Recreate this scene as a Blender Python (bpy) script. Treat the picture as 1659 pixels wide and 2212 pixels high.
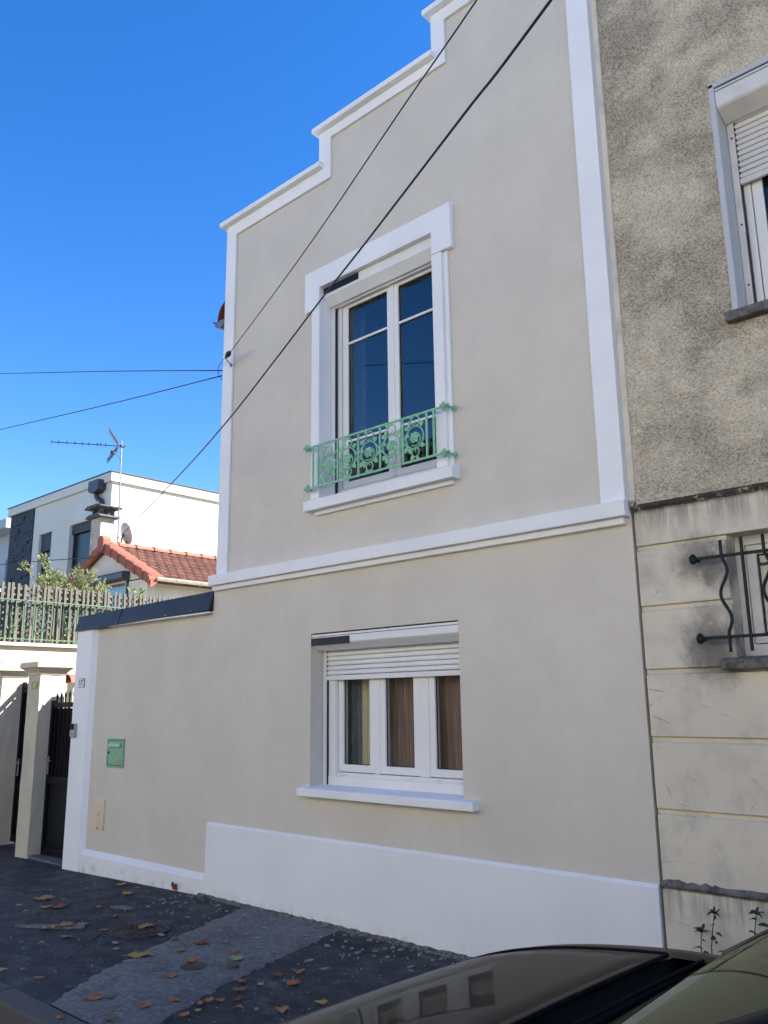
import bpy, bmesh, math, random
from mathutils import Vector, Matrix, Quaternion

# ------------------------------------------------------------------ clear
for o in list(bpy.data.objects):
    bpy.data.objects.remove(o, do_unlink=True)
scene = bpy.context.scene
COL = scene.collection
random.seed(7)
pi = math.pi

# ------------------------------------------------------------------ camera
cam_d = bpy.data.cameras.new('camera')
cam = bpy.data.objects.new('camera', cam_d)
COL.objects.link(cam)
R0 = Vector((0.73234421, 0.68083137, -0.01185765))
R1 = Vector((0.15949653, -0.15458293, 0.9750205))
R2 = Vector((-0.66199155, 0.71594187, 0.22179816))
mw = Matrix(((R0.x, R1.x, -R2.x, 0.0), (R0.y, R1.y, -R2.y, -4.8038), (R0.z, R1.z, -R2.z, 1.62), (0, 0, 0, 1)))
cam.matrix_world = mw
cam_d.sensor_fit = 'VERTICAL'
cam_d.sensor_height = 24.0
cam_d.sensor_width = 18.0
cam_d.lens = 1831.99 / 2212.0 * 24.0
cam_d.clip_start = 0.05
cam_d.clip_end = 2000
scene.camera = cam

# ------------------------------------------------------------------ sky, sun, exposure
SUN = Vector((0.977, 1.0, 1.09)).normalized()
SUN_EL = math.asin(SUN.z)
SUN_AZ = math.atan2(SUN.x, SUN.y)
w = bpy.data.worlds.new('World')
scene.world = w
w.use_nodes = True
nt = w.node_tree
nt.nodes.clear()
sky = nt.nodes.new('ShaderNodeTexSky')
sky.sky_type = 'NISHITA'
sky.sun_disc = False
sky.sun_elevation = SUN_EL
sky.sun_rotation = SUN_AZ
sky.altitude = 100
sky.air_density = 1.0
sky.dust_density = 0.25
sky.ozone_density = 2.2
bg = nt.nodes.new('ShaderNodeBackground')
bg.inputs['Strength'].default_value = 0.075
wo = nt.nodes.new('ShaderNodeOutputWorld')
hs = nt.nodes.new('ShaderNodeHueSaturation')
hs.inputs['Saturation'].default_value = 1.38
hs.inputs['Hue'].default_value = 0.511
hs.inputs['Value'].default_value = 1.0
nt.links.new(sky.outputs[0], hs.inputs['Color'])
nt.links.new(hs.outputs[0], bg.inputs[0])
nt.links.new(bg.outputs[0], wo.inputs[0])
sd = bpy.data.lights.new('sun', 'SUN')
sd.energy = 4.6
sd.angle = math.radians(0.53)
sd.color = (1.0, 0.95, 0.87)
so = bpy.data.objects.new('sun', sd)
COL.objects.link(so)
so.rotation_euler = SUN.to_track_quat('Z', 'Y').to_euler()
so.location = (20, 20, 30)
vs = scene.view_settings
vs.view_transform = 'Standard'
vs.look = 'None'
vs.exposure = 2.02
vs.gamma = 1.0
vs.use_curve_mapping = False
scene.render.engine = 'CYCLES'
scene.cycles.max_bounces = 8
scene.cycles.diffuse_bounces = 4
scene.cycles.transparent_max_bounces = 12

# ------------------------------------------------------------------ materials
MATS = {}


class N:
    """small helper round a material node tree"""

    def __init__(s, name):
        s.m = bpy.data.materials.new(name)
        s.m.use_nodes = True
        s.t = s.m.node_tree
        s.b = s.t.nodes['Principled BSDF']
        s.out = s.t.nodes['Material Output']
        tc = s.t.nodes.new('ShaderNodeTexCoord')
        s.co = tc.outputs['Object']
        MATS[name] = s.m

    def n(s, typ, **kw):
        x = s.t.nodes.new(typ)
        for k, v in kw.items():
            setattr(x, k, v)
        return x

    def link(s, a, b):
        s.t.links.new(a, b)

    def mapping(s, scale=(1, 1, 1), rot=(0, 0, 0), loc=(0, 0, 0)):
        x = s.n('ShaderNodeMapping')
        x.inputs['Scale'].default_value = scale
        x.inputs['Rotation'].default_value = rot
        x.inputs['Location'].default_value = loc
        s.link(s.co, x.inputs['Vector'])
        return x.outputs[0]

    def noise(s, scale, detail=4, rough=.55, vec=None, dist=0.0):
        x = s.n('ShaderNodeTexNoise')
        x.inputs['Scale'].default_value = scale
        x.inputs['Detail'].default_value = detail
        x.inputs['Roughness'].default_value = rough
        x.inputs['Distortion'].default_value = dist
        s.link(vec if vec is not None else s.co, x.inputs['Vector'])
        return x.outputs['Fac']

    def vor(s, scale, feature='F1', vec=None, rnd=1.0):
        x = s.n('ShaderNodeTexVoronoi', feature=feature)
        x.inputs['Scale'].default_value = scale
        x.inputs['Randomness'].default_value = rnd
        s.link(vec if vec is not None else s.co, x.inputs['Vector'])
        return x.outputs['Distance']

    def ramp(s, fac, lo, hi, a=0.0, b=1.0):
        x = s.n('ShaderNodeMapRange', clamp=True)
        x.interpolation_type = 'SMOOTHSTEP'
        x.inputs['From Min'].default_value = lo
        x.inputs['From Max'].default_value = hi
        x.inputs['To Min'].default_value = a
        x.inputs['To Max'].default_value = b
        s.link(fac, x.inputs['Value'])
        return x.outputs[0]

    def math(s, op, a, b=None, clamp=False):
        x = s.n('ShaderNodeMath', operation=op, use_clamp=clamp)
        for i, v in enumerate((a, b)):
            if v is None:
                continue
            if isinstance(v, (int, float)):
                x.inputs[i].default_value = v
            else:
                s.link(v, x.inputs[i])
        return x.outputs[0]

    def mix(s, fac, a, b):
        x = s.n('ShaderNodeMix', data_type='RGBA')
        for idx, v in ((0, fac), (6, a), (7, b)):
            if isinstance(v, (int, float)):
                x.inputs[idx].default_value = v
            elif isinstance(v, tuple):
                x.inputs[idx].default_value = (*v, 1)
            else:
                s.link(v, x.inputs[idx])
        return x.outputs[2]

    def xyz(s):
        x = s.n('ShaderNodeSeparateXYZ')
        s.link(s.co, x.inputs[0])
        return x.outputs

    def bump(s, h, strength, dist=0.01, prev=None):
        x = s.n('ShaderNodeBump')
        x.inputs['Strength'].default_value = strength
        x.inputs['Distance'].default_value = dist
        s.link(h, x.inputs['Height'])
        if prev is not None:
            s.link(prev, x.inputs['Normal'])
        return x.outputs[0]

    def set(s, col=None, rough=None, normal=None, **kw):
        def put(name, v):
            if v is None:
                return
            i = s.b.inputs[name]
            if isinstance(v, tuple):
                i.default_value = (*v, 1) if len(v) == 3 else v
            elif isinstance(v, (int, float)):
                i.default_value = v
            else:
                s.link(v, i)
        put('Base Color', col)
        put('Roughness', rough)
        put('Normal', normal)
        for k, v in kw.items():
            put(k.replace('_', ' '), v)
        return s.m


def simple(name, col, rough=.6, var=.12, scale=4, bump=.0, bscale=60, dist=.003, metal=0.0, **kw):
    s = N(name)
    c2 = tuple(max(0, c * (1 - var)) for c in col)
    c = s.mix(s.ramp(s.noise(scale, 5), .35, .68), col, c2)
    nm = s.bump(s.noise(bscale, 3), bump, dist) if bump else None
    return s.set(c, rough, nm, Metallic=metal, **kw)


# freshly rendered facade: fine grained lime render
s = N('render_beige')
a = s.ramp(s.noise(1.6, 6, .65), .36, .64)
c = s.mix(a, (.655, .610, .528), (.607, .565, .488))
st = s.mapping((1.3, 1.3, .18))
c = s.mix(s.ramp(s.noise(3.0, 4, vec=st), .5, .8, 0, .22), c, (.56, .505, .42))
c = s.mix(s.ramp(s.noise(11, 7, .75), .42, .66, 0, .22), c, (.56, .52, .45))
c = s.mix(s.ramp(s.noise(75, 4, .7), .45, .68, 0, .35), c, (.51, .475, .41))
c = s.mix(s.ramp(s.noise(260, 2), .40, .7, 0, .30), c, (.50, .455, .375))
nm = s.bump(s.noise(170, 4, .7), .55, .004)
nm = s.bump(s.noise(2.2, 3), .25, .03, nm)
s.set(c, .92, nm, Specular_IOR_Level=.25)

s = N('white_paint')
c = s.mix(s.ramp(s.noise(1.7, 5), .35, .7), (.80, .808, .815), (.75, .76, .77))
nm = s.bump(s.noise(130, 4, .65), .30, .003)
nm = s.bump(s.noise(3.0, 3), .22, .02, nm)
s.set(c, .75, nm, Specular_IOR_Level=.3)

# white plinth, slightly soiled by splashes along its own foot
s = N('plinth_paint')
c = s.mix(s.ramp(s.noise(1.3, 5), .35, .7), (.78, .78, .78), (.73, .735, .74))
z = s.xyz()[2]
sp = s.math('MULTIPLY', s.ramp(z, .11, -.02), s.ramp(s.noise(9, 6, .7), .45, .68))
c = s.mix(s.math('MULTIPLY', sp, .55), c, (.36, .33, .29))
nm = s.bump(s.noise(120, 4, .65), .4, .003)
nm = s.bump(s.noise(2.5, 3), .3, .02, nm)
s.set(c, .8, nm, Specular_IOR_Level=.25)

simple('plaster_crumb', (.24, .235, .225), .9, .4, 9)
simple('pvc_white', (.76, .755, .74), .35, .04, 3)
simple('shutter_white', (.72, .725, .73), .42, .05, 3)
simple('shutter_old', (.66, .645, .61), .45, .16, 6)
simple('gasket_black', (.012, .012, .013), .6)
s = N('solar_panel')
g = s.mapping((1, 1, 1))
s.set((.006, .009, .018), .45, None, Specular_IOR_Level=.25)
simple('anthracite', (.006, .007, .010), .55, .25, 3, Specular_IOR_Level=.12)
simple('flashing_metal', (.022, .024, .028), .5, .35, 2.2, bump=.10, bscale=4, dist=.02, metal=.25)
s = N('green_iron')
c = s.mix(s.ramp(s.noise(25, 4), .35, .7), (.26, .54, .33), (.18, .42, .25))
s.set(c, .55, s.bump(s.noise(150, 4), .5, .002))
simple('green_letterbox', (.175, .41, .235), .42, .12, 12, bump=.08, bscale=100, dist=.001)
simple('letter_flap', (.27, .47, .36), .4, .06)
simple('brass_label', (.50, .30, .10), .5, .25, 60)
simple('utility_plate', (.68, .56, .38), .55, .12, 8)
simple('bell_grey', (.34, .34, .36), .35, .05, metal=.3)
simple('bell_black', (.006, .006, .008), .12)
simple('enamel_white', (.70, .70, .68), .25, .08, 40)
simple('enamel_blue', (.010, .022, .13), .3)
simple('number_green', (.20, .27, .03), .4, .35, 30)
simple('number_yellow', (.72, .68, .28), .4, .1, 20)
simple('cable_black', (.009, .009, .011), .55)
simple('zinc', (.20, .215, .235), .45, .2, 8, metal=.6)
simple('galvanised', (.36, .36, .36), .42, .3, 14, metal=.7)
simple('dark_aluminium', (.018, .018, .02), .5, .2, 9, metal=.5)
simple('dark_green_iron', (.005, .013, .013), .5, .3, 14, bump=.25, bscale=90, dist=.002, Specular_IOR_Level=.25)
simple('terrace_green_iron', (.065, .135, .072), .5, .25, 14)
simple('room_wall', (.20, .19, .175), .9)
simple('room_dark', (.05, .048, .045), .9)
s = N('curtain_brown')
st = s.mapping((60, 1, .6))
c = s.mix(s.ramp(s.noise(1.4, 5, .65, st), .35, .65), (.42, .27, .22), (.24, .165, .145))
c = s.mix(s.ramp(s.noise(3.2, 4, .7, s.mapping((26, 1, .4))), .55, .72), c, (.62, .55, .49))
s.set(c, .95)
s = N('curtain_cream')
c = s.mix(s.ramp(s.noise(1.4, 5, .65, s.mapping((50, 1, .6))), .35, .65), (.78, .70, .48), (.52, .45, .30))
s.set(c, .95)
simple('curtain_slate', (.20, .22, .25), .95, .3, 20)

# window glass: real pane, mirror by Fresnel, otherwise see-through
def glass(name, ior, tint, refl=(1, 1, 1)):
    s = N(name)
    fr = s.n('ShaderNodeFresnel')
    # thin pane: the same index on the way in and on the way out
    ge = s.n('ShaderNodeNewGeometry')
    s.link(s.ramp(ge.outputs['Backfacing'], 0, 1, ior, 1.0 / ior), fr.inputs['IOR'])
    gl = s.n('ShaderNodeBsdfGlossy')
    gl.inputs['Roughness'].default_value = .004
    gl.inputs['Color'].default_value = (*refl, 1)
    tr = s.n('ShaderNodeBsdfTransparent')
    tr.inputs['Color'].default_value = (*tint, 1)
    mx = s.n('ShaderNodeMixShader')
    s.link(fr.outputs[0], mx.inputs[0])
    s.link(tr.outputs[0], mx.inputs[1])
    s.link(gl.outputs[0], mx.inputs[2])
    s.link(mx.outputs[0], s.out.inputs['Surface'])
    return s.m
glass('window_glass', 1.68, (.66, .70, .70))
glass('clear_glass', 1.42, (.90, .91, .90))
glass('car_glass', 1.30, (.40, .48, .42), (.50, .55, .43))

# old roughcast of the neighbour: deep grain, grime and pit shade both put into the colour
s = N('roughcast')
v1 = s.noise(66, 4, .7, s.mapping((1, 1, 1.5), rot=(0, .5, 0)), dist=.4)
big = s.ramp(s.math('ADD', s.noise(1.25, 5, .6, s.mapping((1, 1, 1.25), loc=(.35, 0, .1))), s.math('MULTIPLY', s.noise(6, 5, .65), .22)), .50, .74)
c = s.mix(s.ramp(s.noise(7, 5), .3, .7), (.72, .655, .52), (.60, .545, .43))
c = s.mix(s.math('MULTIPLY', big, .58), c, (.28, .25, .195))
pit = s.ramp(v1, .56, .40)
c = s.mix(s.math('MULTIPLY', pit, s.ramp(big, 0, 1, .45, .75)), c, (.135, .118, .085))
nm = s.bump(v1, .7, .012)
s.set(c, .97, nm, Specular_IOR_Level=.15)

# smooth cream render of the neighbour, weathered
s = N('cream_weathered')
x, y, z = s.xyz()
base = s.mix(s.ramp(s.noise(1.8, 6, .6), .3, .7), (.655, .60, .485), (.575, .525, .43))
gm = s.ramp(s.noise(3.6, 6, .65), .48, .72)
base = s.mix(s.math('MULTIPLY', gm, .50), base, (.36, .335, .29))
# soot streaks that have run down from the roughcast edge
strk = s.ramp(s.noise(4.0, 5, .7, s.mapping((4.5, 1, .5))), .38, .62)
top = s.math('MULTIPLY', s.math('MULTIPLY', s.ramp(z, 2.52, 2.79), s.ramp(z, 2.84, 2.80)), strk)
base = s.mix(s.math('MULTIPLY', top, .75), base, (.16, .155, .145))
edge = s.math('MULTIPLY', s.math('MULTIPLY', s.ramp(z, 2.735, 2.775), s.ramp(z, 2.84, 2.80)), s.ramp(s.noise(22, 5, .7), .30, .48))
base = s.mix(edge, base, (.055, .052, .05))
# soot and rust round the grille fixings
for (fx, fz, r) in ((-1.97, 2.43, .22), (-1.95, 1.96, .26), (-1.90, 1.86, .24), (-1.86, 2.36, .18)):
    dx = s.math('SUBTRACT', x, fx)
    dz = s.math('SUBTRACT', z, fz)
    d = s.math('SQRT', s.math('ADD', s.math('MULTIPLY', dx, dx), s.math('MULTIPLY', dz, dz)))
    d = s.math('ADD', d, s.math('MULTIPLY', s.math('SUBTRACT', s.noise(9, 5, .7), .5), .30))
    base = s.mix(s.ramp(d, r, r * .15, 0, .72), base, (.13, .125, .12))
# damp mark over the foot course
low = s.math('MULTIPLY', s.ramp(z, .35, .62), s.ramp(z, .64, .62))
low = s.math('MULTIPLY', low, s.ramp(s.noise(3.5, 5, .7, s.mapping((5, 1, .5))), .4, .65))
base = s.mix(s.math('MULTIPLY', low, .7), base, (.17, .165, .16))
# hair cracks
ck = s.vor(2.1, 'DISTANCE_TO_EDGE', s.mapping((1, 1, 1.6), loc=(.3, 0, .2)))
wob = s.math('ADD', ck, s.math('MULTIPLY', s.math('SUBTRACT', s.noise(14, 4), .5), .05))
ckm = s.math('MULTIPLY', s.ramp(wob, .0045, .0), s.ramp(s.noise(2.3, 3), .46, .56))
base = s.mix(s.math('MULTIPLY', ckm, .40), base, (.20, .18, .155))
nm = s.bump(s.noise(110, 4, .7), .5, .004)
nm = s.bump(s.noise(6, 4), .35, .02, nm)
nm = s.bump(s.math('MULTIPLY', ckm, -1.0), .6, .004, nm)
s.set(base, .93, nm, Specular_IOR_Level=.2)

s = N('old_sill')
c = s.mix(s.ramp(s.noise(11, 6, .7), .35, .65), (.18, .165, .155), (.075, .07, .068))
c = s.mix(s.ramp(s.vor(30), .25, .1), c, (.03, .035, .025))
s.set(c, .95, s.bump(s.noise(45, 5, .7), .8, .012))

# asphalt with light aggregate, dust and pale scuffs
def asphalt(name, dark, light, dust):
    s = N(name)
    c = s.mix(s.ramp(s.noise(1.1, 6, .65), .35, .68), dark, light)
    d1 = s.ramp(s.noise(2.6, 8, .78, s.mapping((1.0, 2.2, 1), rot=(0, 0, .5))), .50, .72, 0, .9)
    c = s.mix(d1, c, dust)
    fl = s.ramp(s.vor(15, vec=s.mapping((1, 1.5, 1), rot=(0, 0, .4))), .15, .09)
    fl = s.math('MULTIPLY', fl, s.ramp(s.noise(3.2, 4), .42, .56))
    c = s.mix(s.math('MULTIPLY', fl, .9), c, (.30, .305, .315))
    c = s.mix(s.ramp(s.noise(30, 7, .8), .52, .68, 0, .5), c, (.075, .078, .086))
    gr = s.noise(210, 3, .7)
    c = s.mix(s.ramp(gr, .52, .72, 0, .45), c, (.15, .15, .155))
    ck = s.vor(1.05, 'DISTANCE_TO_EDGE', s.mapping((1, 1, 1), loc=(.7, .3, 0)))
    wob = s.math('ADD', ck, s.math('MULTIPLY', s.math('SUBTRACT', s.noise(11, 5, .7), .5), .10))
    ckm = s.math('MULTIPLY', s.ramp(wob, .014, .002), s.ramp(s.noise(.8, 3), .50, .58))
    c = s.mix(ckm, c, (.008, .008, .009))
    nm = s.bump(gr, .8, .006)
    nm = s.bump(s.noise(26, 5, .7), .65, .015, nm)
    nm = s.bump(s.math('MULTIPLY', ckm, -1.0), .8, .012, nm)
    s.set(c, s.ramp(s.noise(5, 4), .3, .7, .62, .88), nm, Specular_IOR_Level=.35)
asphalt('asphalt', (.010, .012, .018), (.022, .026, .036), (.082, .089, .104))
asphalt('road_asphalt', (.055, .055, .056), (.085, .085, .085), (.13, .128, .125))

s = N('concrete')
c = s.mix(s.ramp(s.noise(1.6, 6, .6), .3, .7), (.130, .132, .130), (.070, .075, .084))
c = s.mix(s.ramp(s.noise(3.4, 6, .7, s.mapping((1.6, 1, 1), rot=(0, 0, .4))), .50, .66, 0, .85), c, (.042, .044, .050))
c = s.mix(s.ramp(s.noise(34, 6, .75), .46, .66, 0, .75), c, (.21, .207, .195))
c = s.mix(s.ramp(s.noise(17, 6, .8, s.mapping((1, 1, 1), loc=(3, 1, 0))), .50, .66, 0, .85), c, (.040, .041, .046))
c = s.mix(s.ramp(s.noise(190, 3, .7), .5, .72, 0, .5), c, (.27, .265, .25))
fl = s.ramp(s.vor(15), .06, .03)
c = s.mix(s.math('MULTIPLY', fl, s.ramp(s.noise(2, 3), .5, .6)), c, (.33, .33, .33))
nm = s.bump(s.noise(150, 4, .7), .6, .005)
nm = s.bump(s.noise(18, 5, .7), .4, .012, nm)
s.set(c, .88, nm)

s = N('granite')
c = s.mix(s.ramp(s.noise(90, 3, .8), .35, .65), (.085, .082, .08), (.045, .044, .045))
c = s.mix(s.ramp(s.noise(4, 4), .45, .7, 0, .6), c, (.06, .06, .065))
s.set(c, .85, s.bump(s.noise(60, 4, .7), .6, .006))

s = N('rubble_mortar')
c = s.mix(s.ramp(s.noise(30, 5, .7), .4, .6), (.22, .20, .165), (.075, .068, .06))
s.set(c, .95, s.bump(s.noise(45, 5, .75), 1.0, .02))

s = N('cast_iron')
c = s.mix(s.ramp(s.noise(20, 5), .4, .65), (.050, .038, .033), (.020, .019, .020))
s.set(c, .6, s.bump(s.noise(90, 3), .4, .003), Metallic=.4)

s = N('ground_soil')
c = s.mix(s.ramp(s.noise(.3, 6), .35, .65), (.10, .085, .06), (.06, .07, .035))
s.set(c, .95)

# background houses
s = N('cream_sun')
c = s.mix(s.ramp(s.noise(1.5, 6, .6), .35, .7), (.56, .505, .395), (.48, .435, .345))
nm = s.bump(s.noise(28, 5, .7), .55, .015)
s.set(c, .95, nm, Specular_IOR_Level=.2)
simple('house_white', (.70, .655, .57), .9, .05, .8, bump=.15, bscale=60, dist=.004)
simple('house_pale', (.48, .50, .52), .9, .08, 1.2)
simple('gable_white', (.62, .60, .55), .9, .12, 2, bump=.2, bscale=40, dist=.006)
s = N('stone_cladding')
c = s.mix(s.ramp(s.noise(6, 4), .3, .7), (.040, .046, .066), (.018, .021, .032))
s.set(c, .75, s.bump(s.noise(16, 4), .6, .02))
simple('dark_shutter', (.045, .052, .075), .5, .15)
simple('dark_glass_far', (.012, .013, .016), .25, Specular_IOR_Level=.3)
s = N('terracotta_ridge')
c = s.mix(s.ramp(s.noise(9, 5), .35, .65), (.33, .100, .060), (.22, .074, .048))
c = s.mix(s.ramp(s.noise(26, 5, .7), .55, .72, 0, .55), c, (.15, .085, .06))
s.set(c, .8, s.bump(s.noise(50, 4), .3, .005))
for k, (c1, c2) in enumerate((((.22, .082, .05), (.13, .058, .04)), ((.255, .098, .06), (.16, .07, .048)), ((.19, .075, .045), (.10, .052, .038)))):
    s = N('terracotta_%d' % k)
    c = s.mix(s.ramp(s.noise(11, 5), .35, .65), c1, c2)
    c = s.mix(s.ramp(s.noise(34, 5, .7), .52, .70, 0, .6), c, (.075, .06, .045))
    s.set(c, .85, s.bump(s.noise(60, 4), .4, .005))
simple('brown_soffit', (.12, .045, .03), .7, .2, 9)
simple('brown_wood', (.11, .045, .028), .5, .2, 9)
simple('gutter_cream', (.50, .46, .38), .4, .12, 5)
s = N('chimney_render')
c = s.mix(s.ramp(s.noise(7, 6, .7), .35, .65), (.50, .46, .385), (.36, .33, .285))
s.set(c, .95, s.bump(s.noise(36, 5, .7), .7, .015))
simple('chimney_concrete', (.085, .088, .095), .9, .4, 12, bump=.5, bscale=40, dist=.01)
s = N('weathered_wood')
c = s.mix(s.ramp(s.noise(2.2, 5, .65, s.mapping((14, 14, 1.2))), .35, .65), (.16, .15, .125), (.088, .084, .072))
s.set(c, .9, s.bump(s.noise(3, 4, .7, s.mapping((30, 30, 1.5))), .4, .004))
simple('dish_white', (.50, .49, .47), .5, .08, 6)
simple('rust', (.22, .09, .035), .9, .4, 18)
simple('roof_red_dark', (.20, .055, .040), .7, .2, 20)
simple('far_house_a', (.72, .66, .54), .9, .06, .6)
simple('far_house_b', (.76, .72, .64), .9, .06, .6)
simple('far_roof', (.055, .053, .055), .85, .2, 3)


def foliage(name, c1, c2, trans=.25):
    s = N(name)
    info = s.n('ShaderNodeObjectInfo')
    c = s.mix(s.ramp(s.noise(7, 3), .35, .65), c1, c2)
    s.set(c, .55, None, Subsurface_Weight=0.0, Transmission_Weight=0.0)
    tl = s.n('ShaderNodeBsdfTranslucent')
    s.link(c, tl.inputs['Color'])
    mx = s.n('ShaderNodeMixShader')
    mx.inputs[0].default_value = trans
    s.link(s.b.outputs[0], mx.inputs[1])
    s.link(tl.outputs[0], mx.inputs[2])
    s.link(mx.outputs[0], s.out.inputs['Surface'])
foliage('olive_leaf', (.20, .235, .085), (.32, .35, .18), .3)
foliage('ivy_leaf', (.085, .14, .022), (.22, .24, .045), .35)
foliage('weed_leaf', (.010, .030, .009), (.018, .045, .013), .15)
simple('bark', (.11, .085, .06), .9, .3, 20, bump=.5, bscale=60, dist=.01)
LEAFC = {'orange': ((.34, .125, .028), (.21, .078, .020)), 'tan': ((.36, .18, .06), (.24, .115, .04)),
         'rust': ((.20, .055, .016), (.115, .035, .014)), 'yellow': ((.40, .27, .045), (.27, .17, .035)),
         'brown': ((.15, .085, .03), (.09, .05, .022)), 'red': ((.16, .022, .014), (.085, .016, .012)),
         'green': ((.15, .20, .045), (.085, .13, .03)), 'dark_green': ((.040, .065, .014), (.026, .045, .012)),
         'pale_green': ((.28, .32, .12), (.20, .25, .085))}
for k, (c1, c2) in LEAFC.items():
    s = N('leaf_' + k)
    c = s.mix(s.ramp(s.noise(28, 5, .7), .38, .62), c1, c2)
    c = s.mix(s.ramp(s.noise(90, 4, .7), .60, .75, 0, .5), c, (.05, .028, .014))
    s.set(c, .6, s.bump(s.noise(60, 3), .4, .003))

# car
s = N('car_paint')
c = s.mix(s.ramp(s.noise(900, 2), .45, .6), (.0085, .0066, .0046), (.0062, .005, .0038))
s.set(c, .5, None, Metallic=.15, Coat_Weight=.28, Coat_Roughness=.006, Coat_IOR=1.42, Specular_IOR_Level=.05)
simple('car_black', (.006, .006, .007), .8, .1, Specular_IOR_Level=.1)
simple('car_interior', (.012, .012, .013), .85, .1)
simple('rubber', (.012, .012, .012), .8, .2, 30)
simple('alloy', (.42, .42, .43), .3, .05, metal=.9)
simple('chrome', (.75, .75, .75), .12, .02, metal=1.0)
simple('lamp_lens', (.50, .52, .54), .06, .05, Coat_Weight=1.0)


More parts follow.
